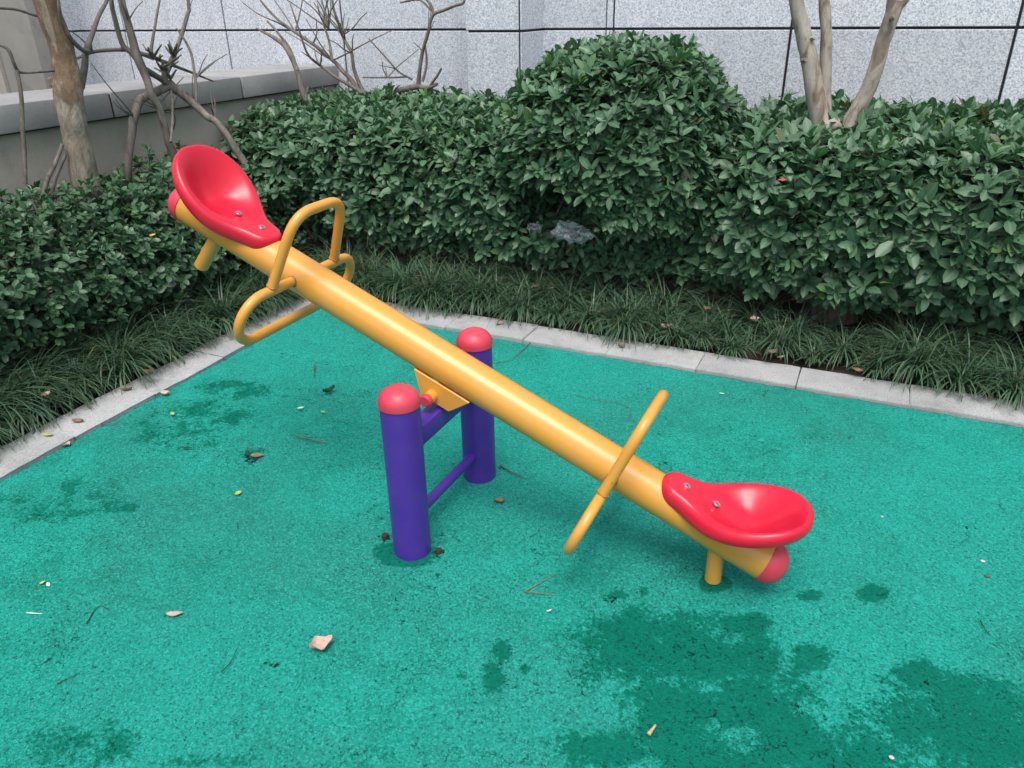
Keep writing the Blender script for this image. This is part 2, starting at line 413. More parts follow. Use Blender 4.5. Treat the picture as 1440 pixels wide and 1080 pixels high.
# ------------------------------------------------------------------ kerb
kerb = empty('kerb', (0, 0, 0), kind='structure')
def worn(bm, amp, fr, seed):
    for v in bm.verts:
        v.co += Vector([amp * mnoise.noise(v.co * fr + Vector((seed + 7 * k, k, 0))) for k in range(3)])
def kerb_stone(p0, p1, nrm, w, h, seed):
    """stone from p0 to p1 (inner edge), width w along nrm"""
    d = (p1 - p0); L = d.length; d.normalize()
    bm = bmesh.new(); nx = max(2, int(L / .06))
    bmesh.ops.create_grid(bm, x_segments=nx, y_segments=4, size=.5)
    g = bmesh.ops.extrude_face_region(bm, geom=bm.faces[:])
    for e in g['geom']:
        if isinstance(e, bmesh.types.BMVert): e.co.z = 1
    bmesh.ops.recalc_face_normals(bm, faces=bm.faces)
    for v in bm.verts:
        u = (v.co.x + .5) * (L - .002) + .001; k = v.co.y + .5; z = v.co.z
        v.co = p0 + d * u + nrm * (k * w) + Vector((0, 0, -.12 + z * (.12 + h)))
    es = [e for e in bm.edges if len(e.link_faces) == 2 and e.calc_face_angle(0) > .8 and max(v.co.z for v in e.verts) > 0]
    bmesh.ops.bevel(bm, geom=es, offset=.0025, segments=2, affect='EDGES')
    worn(bm, .003, 16, seed); worn(bm, .003, 3, seed + 3)
    return link('kerb_stone', bm_mesh('kerb_stone', bm, 50), M_kerb, kerb)
bx = [-.20, .37, .81, 1.25, 1.68, 2.107, 2.538, 2.98, 3.42, 3.86, 4.30, 4.74, 5.18, 5.62]
for i in range(len(bx) - 1):
    kerb_stone(Vector((bx[i], 0, 0)), Vector((bx[i + 1], 0, 0)), Vector((0, 1, 0)), .205, .012 + random.uniform(-.003, .003), i)
ly = [0.0, -.30, -.74, -1.16, -1.56, -1.98, -2.42, -2.86, -3.3, -3.74, -4.2, -4.7, -5.2]
for i in range(len(ly) - 1):
    a = Vector((LK * ly[i], ly[i], 0)); b = Vector((LK * ly[i + 1], ly[i + 1], 0))
    kerb_stone(a, b, Vector((-1, 0, 0)), .195, .012 + random.uniform(-.003, .003), 30 + i)

# ------------------------------------------------------------------ building wall of granite panels
WY = 1.80
wall = empty('building_wall', (0, WY, 0), 'pale speckled granite panel wall of the building behind the hedge', 'wall')
rows = [(-.02, .45), (.45, 1.352), (1.352, 2.26), (2.26, 3.16), (3.16, 4.06)]
J = .007
def panel(x0, x1, yf, z0, z1, th=.04, jl=J, jr=J):
    bm = box_bm(x0 + jl, x1 - jr, yf, yf + th, z0 + J, z1 - J, .003, 1)
    return link('granite_panel', bm_mesh('granite_panel', bm, 30), M_granite, wall)
def side_panel(xf, y0, y1, z0, z1, sgn=1, th=.04):
    a, b = (xf - th, xf) if sgn > 0 else (xf, xf + th)
    bm = box_bm(a, b, y0 + .003, y1 - .003, z0 + J, z1 - J, .003, 1)
    return link('granite_panel', bm_mesh('granite_panel', bm, 30), M_granite, wall)
xl = py(120, 60, WY)[0]                                  # foot of the left pilaster's side
cuts = [xl - .012, -3.157, -2.06, -.963, .22]
for z0, z1 in rows:
    for a, b in zip(cuts[:-1], cuts[1:]): panel(a, b, WY, z0, z1)
    panel(.22, .588, WY - .345, z0, z1, .04, .003, J)      # pilaster, front and sides
    side_panel(.60, WY - .343, WY + .006, z0, z1, 1, .010)
    side_panel(.223, WY - .30, WY - .003, z0, z1, -1)
    for a, b in zip([.60, 1.018, 1.064, 2.112, 3.209, 4.306, 5.403], [1.018, 1.064, 2.112, 3.209, 4.306, 5.403, 6.5]):
        panel(a, b, WY, z0, z1, .04, .004 if b == 1.064 else (-.004 if a == .60 else J), .004 if b == 1.064 else (.003 if b == 1.018 else J))
    panel(xl - .62, xl - .012, WY - .30, z0, z1); side_panel(xl, WY - .297, WY + .006, z0, z1, 1, .010)
    for k in range(3): panel(xl - .62 - 1.1 * (k + 1), xl - .62 - 1.1 * k, WY, z0, z1)
parts = [(-9, 7, WY + .012, WY + .5), (.235, .585, WY - .333, WY + .05), (xl - .6, xl - .015, WY - .288, WY + .05)]
bm = bmesh.new()
for (a, b, c0, d) in parts:
    t_ = box_bm(a, b, c0, d, -.1, 4.05); me_ = bpy.data.meshes.new('t'); t_.to_mesh(me_); t_.free(); bm.from_mesh(me_); bpy.data.meshes.remove(me_)
link('joint_backing', bm_mesh('joint_backing', bm), M_joint, wall)

# beige column beside the building
cxr = py(66, 125, 1.2)[0]
colm = empty('column', (cxr - .25, 1.3, 0), 'beige grey rendered column at the far left before the granite wall', 'column')
link('shaft', bm_mesh('shaft', box_bm(cxr - .46, cxr, 1.2, 1.42, -.02, 4.06, .012), 30), M_column, colm)
link('edge_strip', bm_mesh('edge_strip', box_bm(cxr - .56, cxr - .465, 1.17, 1.42, -.02, 4.06, .01), 30), M_beige, colm)

# ------------------------------------------------------------------ low garden wall with coping
low = empty('low_wall', (-1.25, .2, 0), 'low beige garden wall with grey granite coping behind the left hedge', 'wall')
link('wall_body', bm_mesh('wall_body', box_bm(-1.52, -1.075, -4.6, WY - .004, -.1, .99)), M_beige, low)
link('mortar', bm_mesh('mortar', box_bm(-1.555, -1.042, -4.58, WY - .012, .985, 1.108)), M_joint, low)
cy = [-4.6, -4.07, -3.1, -2.13, -1.16, -.186, .786, WY - .006]
for i in range(len(cy) - 1):
    bm = box_bm(-1.57, -1.03, cy[i] + .007, cy[i + 1] - .007, .992, 1.118, .005, 2)
    worn(bm, .002, 5, i)
    link('coping_stone', bm_mesh('coping_stone', bm, 40), M_coping, low)

# ------------------------------------------------------------------ foliage
LT = np.array([0, .2, .2, .2, .5, .5, .5, .8, .8, .8, 1.0])
LS = np.array([0, -1, 0, 1, -1, 0, 1, -1, 0, 1, 0.0])
F3 = np.array([[0, 2, 1], [0, 3, 2], [7, 8, 10], [8, 9, 10]])
F4 = np.array([[1, 2, 5, 4], [2, 3, 6, 5], [4, 5, 8, 7], [5, 6, 9, 8]])
RIB = np.where(LS == 0, 1.0, 0.0)
def leaf_local(prof, wid, fold, curl):
    """(n,11,3) leaf points: x along, y across, z up; unit length"""
    n = len(wid)
    w = np.select([LT < .1, LT < .3, LT < .6, LT < .9], [0, prof[0], prof[1], prof[2]], 0.0)
    P = np.zeros((n, 11, 3))
    P[:, :, 0] = LT[None]
    P[:, :, 1] = LS[None] * w[None] * wid[:, None]
    P[:, :, 2] = np.abs(LS)[None] * w[None] * fold[:, None] * wid[:, None] - curl[:, None] * (LT[None] ** 2)
    return P
def leaf_frames(D, U):
    D = D / np.linalg.norm(D, axis=1)[:, None]
    S = np.cross(U, D); S /= np.linalg.norm(S, axis=1)[:, None] + 1e-9
    N = np.cross(D, S); return D, S, N
def leaf_mass(name, base, D, U, L, wid, fold, curl, shade, prof, mat, parent):
    n = len(base); P = leaf_local(prof, wid, fold, curl) * L[:, None, None]
    D, S, N = leaf_frames(D, U)
    W = base[:, None] + P[:, :, :1] * D[:, None] + P[:, :, 1:2] * S[:, None] + P[:, :, 2:] * N[:, None]
    o = (np.arange(n) * 11)[:, None, None]
    me = np_mesh(name, W.reshape(-1, 3), [(F4[None] + o).reshape(-1, 4), (F3[None] + o).reshape(-1, 3)], True,
                 {'shade': np.repeat(shade, 11), 'rib': np.tile(RIB, n)})
    ob = link(name, me, mat, parent); return tag(ob, kind='stuff')
LEAF_VARIANTS = {}
def leaf_objects(base, D, U, L, wid, fold, curl, shade, prof, mat, parent, key):
    if key not in LEAF_VARIANTS:
        vs = []
        for k in range(14):
            P = leaf_local(prof, np.array([(.27 if key == 'r' else .21) + .012 * (k % 5)]), np.array([.25 + .06 * (k % 4)]), np.array([.05 + .04 * (k % 3)]))[0]
            vs.append(np_mesh('leaf', P, [F4, F3], True, {'shade': np.full(11, (k + .5) / 14), 'rib': RIB}))
            vs[-1].materials.append(mat)
        LEAF_VARIANTS[key] = vs
    D, S, N = leaf_frames(D, U)
    for i in range(len(base)):
        k = min(13, int(shade[i] * 14))
        M = Matrix(((*[D[i][0], S[i][0], N[i][0]], 0), (*[D[i][1], S[i][1], N[i][1]], 0), (*[D[i][2], S[i][2], N[i][2]], 0), (0, 0, 0, 1)))
        M = Matrix.Translation(base[i]) @ M @ Matrix.Scale(L[i], 4)
        link('leaf', LEAF_VARIANTS[key][k], None, parent, M)
def vnoise(P, f, o=0.0):
    return np.array([mnoise.noise(Vector((p[0] * f + o, p[1] * f - o, p[2] * f + 2 * o))) for p in P])
def foliage(parent, P, N, Lr, prof, wr, mat, key, nl=(6, 10), skip=None, young=.04, indiv=300, tw=.0016):
    """rosettes of leaves at shoot tips P with outward directions N"""
    n = len(P)
    if skip is not None:
        k = ~skip(P); P, N = P[k], N[k]; n = len(P)
    axis = N * .8 + np.array([0, 0, .55]) + rng.normal(0, .33, (n, 3)); axis /= np.linalg.norm(axis, axis=1)[:, None]
    a = np.cross(axis, np.array([.31, .52, .79])); a /= np.linalg.norm(a, axis=1)[:, None]; b = np.cross(axis, a)
    cnt = rng.integers(nl[0], nl[1], n); I = np.repeat(np.arange(n), cnt); m = len(I)
    k = np.concatenate([np.arange(c) for c in cnt])
    ph = k * 2.399 + np.repeat(rng.uniform(0, 6.28, n), cnt) + rng.normal(0, .25, m)
    tfrac = k / np.repeat(cnt, cnt)                                     # 0 = lowest leaf of the shoot
    sp = np.radians(np.interp(tfrac, [0, 1], [86, 28]) + rng.normal(0, 14, m))
    rad = a[I] * np.cos(ph)[:, None] + b[I] * np.sin(ph)[:, None]
    D = axis[I] * np.cos(sp)[:, None] + rad * np.sin(sp)[:, None]
    D[:, 2] -= .10
    U = axis[I] * np.sin(sp)[:, None] - rad * np.cos(sp)[:, None] + rng.normal(0, .28, (m, 3)) + np.array([0, 0, .35])
    size = np.repeat(rng.uniform(.8, 1.15, n), cnt)
    L = rng.uniform(Lr[0], Lr[1], m) * size * np.interp(tfrac, [0, .4, 1], [.95, 1.05, .68])
    base = P[I] - axis[I] * ((1 - tfrac) * rng.uniform(.02, .05, m))[:, None]
    wid = rng.uniform(wr[0], wr[1], m); fold = rng.uniform(.12, .5, m); curl = rng.uniform(-.02, .2, m)
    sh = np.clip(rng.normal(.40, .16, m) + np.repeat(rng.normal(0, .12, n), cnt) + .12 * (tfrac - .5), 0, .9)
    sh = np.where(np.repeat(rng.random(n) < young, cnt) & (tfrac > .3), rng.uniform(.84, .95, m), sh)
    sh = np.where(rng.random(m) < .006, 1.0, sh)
    C = base + D * (L * .5)[:, None]
    v = CAM - C; dist = np.linalg.norm(v, axis=1); v /= dist[:, None]
    nn = np.cross(np.cross(U, D), D); nn /= np.linalg.norm(nn, axis=1)[:, None]
    vis = np.abs((nn * v).sum(1)) * L / dist
    ux, uy = proj(C[0]) if False else (None, None)
    d2 = C - CAM; zz = d2 @ CF; px_ = 720 + FPX * (d2 @ CR) / zz; py_ = 540 - FPX * (d2 @ CU) / zz
    inside = (px_ > 5) & (px_ < 1435) & (py_ > 5) & (py_ < 1075)
    # keep only leaves that lead their 9 px cell, so the picked ones really show
    cell = (px_ // 9).astype(int) * 1000 + (py_ // 9).astype(int)
    order = np.argsort(dist); first = np.zeros(m, bool); _, fi = np.unique(cell[order], return_index=True); first[order[fi]] = True
    score = np.where(inside & first, vis, -1)
    sel = np.argsort(-score)[:indiv]; ms = np.zeros(m, bool); ms[sel] = True; ms &= score > 0
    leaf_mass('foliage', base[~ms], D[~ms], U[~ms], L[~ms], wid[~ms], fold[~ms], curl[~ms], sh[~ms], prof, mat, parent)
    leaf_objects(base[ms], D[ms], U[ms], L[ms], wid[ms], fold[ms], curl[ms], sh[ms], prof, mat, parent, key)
    # shoots under each rosette
    Q = P - axis * rng.uniform(.07, .16, n)[:, None] + rng.normal(0, .01, (n, 3))
    aa = np.stack([a * tw, (-.5 * a + .87 * b) * tw, (-.5 * a - .87 * b) * tw], 1)
    VV = np.concatenate([P[:, None] + aa * .6, Q[:, None] + aa * 1.3], 1).reshape(-1, 3)
    o = (np.arange(n) * 6)[:, None, None]; f = np.array([[0, 1, 4, 3], [1, 2, 5, 4], [2, 0, 3, 5]])
    tag(link('twig_mass', np_mesh('twig_mass', VV, [(f[None] + o).reshape(-1, 4)]), M_hedgetwig, parent), kind='stuff')
    return P, N
def stems(parent, spots, hgt, mat=M_hedgetwig):
    for (x, y) in spots:
        h = hgt * random.uniform(.7, 1.0); P = [(x, y, -.03)]
        for k in range(1, 4): P.append((x + random.uniform(-.05, .05) * k, y + random.uniform(-.05, .05) * k, h * k / 3))
        tube('stem', catmull(P, 4), np.linspace(.009, .004, 13) * random.uniform(.7, 1.3), mat, parent, 6)

def profile_samples(prof_pts, x0, x1, dens, axis='x', bump=.05, f=2.2, o=0.0, inset=0.0, jit=.03):
    """points on an extruded rounded profile [(d, z)...] ordered from bottom front over the top to the back"""
    pp = catmull([(p[0], p[1], 0) for p in prof_pts], 8)[:, :2]
    seg = np.linalg.norm(np.diff(pp, axis=0), axis=1); cum = np.concatenate([[0], np.cumsum(seg)])
    n = int((x1 - x0) * cum[-1] * dens)
    # jittered grid for even cover
    nu = max(1, int(cum[-1] * math.sqrt(dens))); nx = max(1, int((x1 - x0) * math.sqrt(dens)))
    uu, xx = np.meshgrid(np.arange(nu), np.arange(nx)); uu = ((uu.ravel() + rng.uniform(0, 1, uu.size)) / nu) * cum[-1]
    xx = x0 + (xx.ravel() + rng.uniform(0, 1, xx.size)) / nx * (x1 - x0)
    d = np.interp(uu, cum, pp[:, 0]); z = np.interp(uu, cum, pp[:, 1])
    e = .02; d2 = np.interp(uu + e, cum, pp[:, 0]) - np.interp(uu - e, cum, pp[:, 0]); z2 = np.interp(uu + e, cum, pp[:, 1]) - np.interp(uu - e, cum, pp[:, 1])
    if axis == 'x':
        P = np.stack([xx, d, z], 1); N = np.stack([np.zeros_like(xx), -z2, d2], 1)
    else:
        P = np.stack([d, xx, z], 1); N = np.stack([-z2, np.zeros_like(xx), d2], 1)
        if N[np.argmin(np.abs(uu))][0] * (pp[-1, 0] - pp[0, 0]) > 0: N[:, 0] *= -1; N[:, 0] *= 1
    N /= np.linalg.norm(N, axis=1)[:, None] + 1e-9
    bmp = vnoise(P, f, o) * bump + vnoise(P, f * 3.1, o + 5) * bump * .5
    P = P + N * (bmp - inset)[:, None] + rng.normal(0, jit, P.shape) * np.array([1, 1, .8])
    return P, N, uu / cum[-1]

PROF_L = (.64, 1.0, .72); PROF_R = (.72, 1.0, .82)
BAG1 = py(808, 320, .50); BAG2 = py(752, 320, .52)
def cavity(P):
    c0 = np.array([(BAG1[0] + BAG2[0]) / 2 + .02, .40, .55])
    q = (P - c0) / np.array([.29, .26, .18])
    return (q ** 2).sum(1) < 1

# back hedge, left of the round bush
hb = empty('clipped_hedge', (.3, 1.0, 0), 'clipped evergreen hedge between the kerb corner and the round bush', 'hedge', 'clipped hedges')
pb = [(.62, .24), (.52, .36), (.46, .56), (.50, .76), (.64, .86), (.95, .90), (1.30, .94), (1.45, .93)]
P, N, u = profile_samples(pb, -.95, 1.25, 640, 'x', .05, 2.4, 3.0)
P2, N2, u2 = profile_samples(pb, -.95, 1.25, 240, 'x', .04, 2.4, 3.0, .13, .045)
k = P[:, 1] < np.where((P[:, 0] > .15) & (P[:, 0] < .68), 1.38, 1.72); P, N = P[k], N[k]
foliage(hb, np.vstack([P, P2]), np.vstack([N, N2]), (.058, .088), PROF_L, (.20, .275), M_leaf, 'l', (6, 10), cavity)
stems(hb, [(random.uniform(-.8, 1.2), random.uniform(.55, 1.2)) for _ in range(26)], .7)

# back hedge, right of the round bush
hr = empty('clipped_hedge', (3.2, 1.0, 0), 'clipped evergreen hedge right of the round bush, around the three-stemmed tree', 'hedge', 'clipped hedges')
pr = [(.60, .23), (.49, .36), (.41, .58), (.44, .76), (.56, .87), (.95, .915), (1.40, .95), (1.68, .95)]
P, N, u = profile_samples(pr, 1.92, 5.2, 580, 'x', .055, 2.3, 9.0)
P2, N2, u2 = profile_samples(pr, 1.95, 5.2, 230, 'x', .04, 2.3, 9.0, .13, .045)
for Q in (P, P2):                                            # rounded end beside the bush
    e_ = 1 - sstep(1.92, 2.25, Q[:, 0]); Q[:, 1] += .22 * e_ ** 2 * (Q[:, 1] < .8); Q[:, 2] -= .10 * e_ ** 2
foliage(hr, np.vstack([P, P2]), np.vstack([N, N2]), (.064, .100), PROF_L, (.20, .275), M_leaf, 'l', (6, 10), young=.03)
stems(hr, [(random.uniform(1.8, 5.0), random.uniform(.55, 1.2)) for _ in range(34)], .7)

# round bush
rb = empty('round_bush', (1.45, .85, 0), 'round clipped dome bush rising out of the hedge before the wall', 'bush')
def dome(n, sc, o):
    i = np.arange(n) + .5; ph = np.arccos(1 - 1.58 * i / n); th = 2.39996 * i + o
    N = np.stack([np.sin(ph) * np.cos(th), np.sin(ph) * np.sin(th), np.cos(ph)], 1)
    e_ = np.sign(N) * np.abs(N) ** .88                                  # slightly fuller than a sphere
    P = np.array([1.44, .86, .80]) + e_ * np.array([.58, .55, .49]) * sc
    P += N * (vnoise(P, 2.6, 4) * .05 + vnoise(P, 7, 1) * .025)[:, None] + rng.normal(0, .022, P.shape)
    return P, N
Pa, Na = dome(2200, 1.0, 0); Pb, Nb = dome(700, .80, 1)
x_, z_ = rng.uniform(1.2, 1.9, 420), rng.uniform(.22, .60, 420)          # skirt below the dome
Pc = np.stack([x_, .58 + .30 * np.abs(rng.normal(0, .6, 420)), z_], 1); Nc = np.tile([0.0, -.95, .3], (420, 1))
Pd = np.stack([rng.uniform(.85, 1.85, 420), rng.uniform(.72, 1.05, 420), rng.uniform(.15, .80, 420)], 1); Nd = np.tile([0.0, -.9, .4], (420, 1))   # growth inside, behind the hollow
foliage(rb, np.vstack([Pa, Pb, Pc, Pd]), np.vstack([Na, Nb, Nc, Nd]), (.058, .090), PROF_L, (.20, .27), M_leaf, 'l', (6, 10), cavity, young=.04)
stems(rb, [(random.uniform(1.15, 1.85), random.uniform(.6, 1.1)) for _ in range(14)], .7)

# left hedge along the low wall, smaller rounder leaves
hl = empty('clipped_hedge', (-.7, -1.4, 0), 'dark small-leaved hedge along the left kerb before the low wall', 'hedge', 'clipped hedges')
pl = [(-.52, .16), (-.42, .27), (-.38, .42), (-.43, .55), (-.58, .62), (-.80, .62), (-1.00, .60)]
P, N, u = profile_samples(pl, -4.2, .10, 760, 'y', .06, 2.6, 15.0)
P2, N2, u2 = profile_samples(pl, -4.2, .10, 340, 'y', .05, 2.6, 15.0, .11, .045)
def fixn(P, N):
    N = N.copy(); N[:, 0] = np.abs(N[:, 0]); N[:, 2] = np.abs(N[:, 2]); return N
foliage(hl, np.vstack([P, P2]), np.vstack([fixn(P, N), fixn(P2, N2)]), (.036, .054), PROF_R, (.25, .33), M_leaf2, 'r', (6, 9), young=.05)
stems(hl, [(random.uniform(-.9, -.5), random.uniform(-3.0, 0.0)) for _ in range(24)], .55)
# the low growth in the corner, around the twisted tree
hc = empty('low_shrub', (-.75, .35, 0), 'low dark shrub filling the corner below the bare twisted tree', 'shrub')
n_ = 620
Pc = np.stack([rng.uniform(-1.02, -.35, n_), rng.uniform(-.05, .62, n_), np.zeros(n_)], 1)
Pc[:, 2] = .57 + .09 * vnoise(Pc, 3, 2) - .5 * np.clip(rng.normal(0, .35, n_), 0, 1)
foliage(hc, Pc, np.tile([.3, -.3, .9], (n_, 1)), (.040, .060), PROF_R, (.25, .32), M_leaf2, 'r', (6, 9), young=.02)

# ------------------------------------------------------------------ mondo grass
def grass(name, tufts, label):
    B = []; SH = []; Fc = []; o = 0
    segs = 6
    for (x, y, s, out) in tufts:
        nb = int(random.uniform(130, 190) * (.6 + .4 * s))
        ang = rng.uniform(0, 2 * math.pi, nb); lean = rng.uniform(.45, 1.30, nb)
        L = rng.uniform(.22, .40, nb) * s
        az = ang; dirx = np.cos(az) + out[0] * .55; diry = np.sin(az) + out[1] * .55
        dn = np.hypot(dirx, diry) + 1e-6; dirx /= dn; diry /= dn
        bx_ = x + rng.normal(0, .016, nb); by_ = y + rng.normal(0, .016, nb)
        w = rng.uniform(.0019, .0033, nb)
        sh = np.clip(rng.normal(.45, .2, nb), 0, .9); sh = np.where(rng.random(nb) < .05, rng.uniform(.9, 1.0, nb), sh)
        P = np.stack([bx_, by_, np.full(nb, -.01)], 1); el = np.pi / 2 - lean * .22
        pts = []
        for k in range(segs + 1):
            pts.append(P.copy())
            st_ = L / segs
            P = P + np.stack([dirx * np.cos(el) * st_, diry * np.cos(el) * st_, np.sin(el) * st_], 1)
            el = el - lean * .44
            P[:, 2] = np.maximum(P[:, 2], .008 + .03 * rng.random(nb) * (k > 1))
        side = np.stack([-diry, dirx, np.zeros(nb)], 1)
        for k in range(segs + 1):
            ww = w * (1.0 if k < segs - 1 else (.7 if k == segs - 1 else .12))
            B.append(np.stack([pts[k] - side * ww[:, None], pts[k] + side * ww[:, None]], 1))
        V_ = np.stack(B[-(segs + 1):], 1).reshape(-1, 3); del B[-(segs + 1):]
        B.append(V_)
        ib = (np.arange(nb) * (segs + 1) * 2)[:, None, None]
        f = np.array([[2 * k, 2 * k + 1, 2 * k + 3, 2 * k + 2] for k in range(segs)])
        Fc.append((f[None] + ib).reshape(-1, 4) + o); o += len(V_)
        SH.append(np.repeat(sh, (segs + 1) * 2))
    V_ = np.vstack(B); sh = np.concatenate(SH)
    me = np_mesh(name, V_, [np.vstack(Fc)], True, {'shade': sh, 'rib': np.zeros(len(V_))})
    return tag(link(name, me, M_grass), label, 'grass', None, 'stuff')
tf = []
for row, (yy, sz) in enumerate(((.270, .84), (.37, .98), (.50, 1.05))):
    x = -.30 + .07 * row
    while x < 5.0:
        gap = 2.22 < x < 2.85 and row < 2 and random.random() < .4             # thin spot in front of the right hedge
        if not gap and random.random() < .92:
            tf.append((x + random.uniform(-.04, .04), yy + random.uniform(-.045, .045), sz * random.uniform(.70, 1.12) * (.78 if 1.9 < x < 2.9 else 1), (random.uniform(-.25, .25), -.35)))
        x += random.uniform(.085, .16)
grass('mondo_grass', tf, 'dark mondo grass tufts between the back kerb and the hedge')
tf = []
for row, (xx, sz) in enumerate(((-.255, .86), (-.35, 1.0), (-.46, 1.05))):
    y = -4.2 + .07 * row
    while y < .15:
        tf.append((xx + random.uniform(-.04, .04), y + random.uniform(-.04, .04), sz * random.uniform(.75, 1.1), (.40, -.35)))
        y += random.uniform(.085, .15)
grass('mondo_grass', tf, 'dark mondo grass tufts drooping over the left kerb')

# ------------------------------------------------------------------ trees and bare shrubs
PLANE = [py]
def limb(name, pts, mat, parent, lump=.10, seg=12, sub=5, off=0):
    """pts: (pixel x, pixel y, depth plane Y, pixel radius)"""
    P = np.array([PLANE[0](a, b, Yp) for a, b, Yp, r in pts])
    R = np.array([r * (.93 if mat.name == 'old_peeling_bark' else 1) * ((p - CAM) @ CF) / FPX for p, (_, _, _, r) in zip(P, pts)])
    C = catmull(P, sub); RR = np.interp(np.arange(len(C)), np.arange(len(P)) * sub, R) * (.82 if mat is M_branch else 1)
    wob = np.array([[mnoise.noise(Vector((p[2] * 11 + off + 9 * k, p[0] * 11, k))) for k in range(3)] for p in C])
    C = C + wob * (np.minimum(RR * .35, .006))[:, None]
    return tube(name, C, RR, mat, parent, seg, False, lump, off)

# three-stemmed tree in the right hedge
RT = 1.0
rt = empty('crape_myrtle_tree', tuple(py(1168, 205, RT) * np.array([1, 1, 0])), 'three-stemmed bare tree with smooth pale bark in the right hedge', 'tree')
limb('trunk', [(1172, 560, RT, 34), (1170, 400, RT, 32), (1168, 260, RT, 29), (1168, 205, RT, 27), (1166, 186, RT, 22), (1160, 170, RT, 16)], M_bark, rt, .16, 16)
limb('stem', [(1157, 205, RT, 16), (1155, 180, RT, 14.5), (1146, 130, RT - .02, 12.5), (1138, 85, RT - .03, 12), (1129, 45, RT - .04, 11), (1120, 0, RT - .06, 9.5), (1108, -80, RT - .1, 8), (1086, -220, RT - .16, 6), (1076, -420, RT - .2, 3)], M_bark, rt, .16, 14, 5, 3)
limb('stem', [(1166, 205, RT + .06, 12), (1161, 165, RT + .06, 9.5), (1161, 110, RT + .07, 8.5), (1162, 55, RT + .07, 8), (1160, 0, RT + .08, 7.5), (1157, -100, RT + .1, 6.5), (1166, -260, RT + .16, 5), (1160, -460, RT + .2, 2.5)], M_bark, rt, .12, 14, 5, 8)
limb('stem', [(1178, 203, RT, 15), (1190, 185, RT, 13), (1208, 150, RT, 11), (1228, 105, RT, 10.5), (1242, 60, RT, 10), (1254, 22, RT, 10), (1261, 0, RT, 11)], M_bark, rt, .16, 14, 5, 13)
limb('branch', [(1258, 8, RT, 9), (1252, -25, RT, 6.5), (1240, -90, RT, 5.5), (1232, -220, RT, 4), (1222, -380, RT, 2)], M_bark, rt, .1, 10)
limb('branch', [(1258, 12, RT, 9), (1276, -8, RT, 7), (1296, -60, RT, 5.5), (1316, -170, RT, 4), (1345, -330, RT, 2)], M_bark, rt, .1, 10)
for (a, b, r) in ((1130, 85, 4), (1142, 54, 3.5), (1184, 190, 8), (1176, 178, 7), (1196, 190, 6), (1255, 24, 4)):
    limb('knot', [(a - 3, b + 2, RT - .03, r * .5), (a, b, RT - .06, r), (a + 3, b - 1, RT - .075, r * .6)], M_bark, rt, .35, 10, 3, a)

# old trunk in the left hedge
LTY = -.82; PLANE[0] = pxx
lt = empty('crape_myrtle_tree', tuple(pxx(118, 270, LTY) * np.array([1, 1, 0])), 'thick peeling brown trunk in the hedge before the left low wall', 'tree')
limb('trunk', [(150, 520, LTY, 27), (135, 380, LTY, 24), (124, 280, LTY, 20), (113, 220, LTY, 18.5), (103, 170, LTY, 19), (98, 140, LTY, 20.5), (96, 120, LTY, 20.5), (93, 98, LTY, 18), (88, 70, LTY, 17), (75, 35, LTY, 17.5), (64, 0, LTY, 17), (48, -60, LTY, 16), (30, -170, LTY, 12), (20, -340, LTY, 6)], M_bark_old, lt, .13, 20, 7, 2)
limb('branch', [(112, 122, LTY - .03, 9), (117, 100, LTY - .04, 6), (121, 75, LTY - .03, 5), (127, 55, LTY - .02, 4.5), (138, 25, LTY, 3.5), (152, -5, LTY, 3), (160, -60, LTY, 2)], M_branch, lt, .1, 10)
limb('branch', [(124, 72, LTY - .02, 4), (116, 70, LTY + .02, 4), (100, 55, LTY + .05, 3.6), (92, 40, LTY + .06, 3.2), (84, 18, LTY + .07, 2.8), (80, -20, LTY + .08, 2)], M_branch, lt, .1, 8)
limb('knot', [(84, 128, LTY - .04, 4), (75, 118, LTY - .06, 6), (70, 110, LTY - .06, 3)], M_bark, lt, .3, 10)
limb('branch', [(76, 99, LTY + .05, 2.2), (55, 101, LTY + .08, 2), (30, 102, LTY + .1, 2), (22, 95, LTY + .12, 3), (12, 70, LTY + .12, 3), (-4, 62, LTY + .1, 2)], M_branch, lt, .1, 8)
limb('branch', [(24, 98, LTY + .12, 3.4), (30, 140, LTY + .12, 3.4), (36, 260, LTY + .1, 3.6)], M_branch, lt, .1, 8)
limb('branch', [(60, 24, LTY - .03, 3), (45, 20, LTY - .04, 2.6), (22, 13, LTY - .04, 2.4), (-6, 11, LTY - .04, 2.2)], M_branch, lt, .1, 8)
limb('branch', [(55, 300, LTY, 4), (66, 256, LTY, 4), (78, 228, LTY, 3.6), (88, 203, LTY, 3)], M_branch, lt, .1, 8)
limb('branch', [(70, 290, LTY - .02, 3.4), (78, 252, LTY - .02, 3.2), (92, 218, LTY - .02, 2.6)], M_branch, lt, .1, 8)

def twiggy(parent, starts, mat, Yp, n, seed, rr=(1.6, .5), up=1.0, side=0, length=(25, 60)):
    """thin side twigs grown from pixel spots on the branches, with depth of their own"""
    rs = random.Random(seed)
    for i in range(n):
        a, b, Y0 = rs.choice(starts); dx = rs.uniform(-1, 1) + side; dy = -up * rs.uniform(.3, 1.3); L = rs.uniform(*length)
        q = math.hypot(dx, dy); dx /= q; dy /= q; pts = [(a, b, Y0, rr[0])]; dz = rs.uniform(-.06, .06)
        for k in range(1, 4):
            dx += rs.uniform(-.35, .35); dy += rs.uniform(-.3, .25)
            pts.append((pts[-1][0] + dx * L / 3, pts[-1][1] + dy * L / 3, Y0 + dz * k, rr[0] + (rr[1] - rr[0]) * k / 3))
        limb('twig', pts, mat, parent, 0, 6, 3, i)

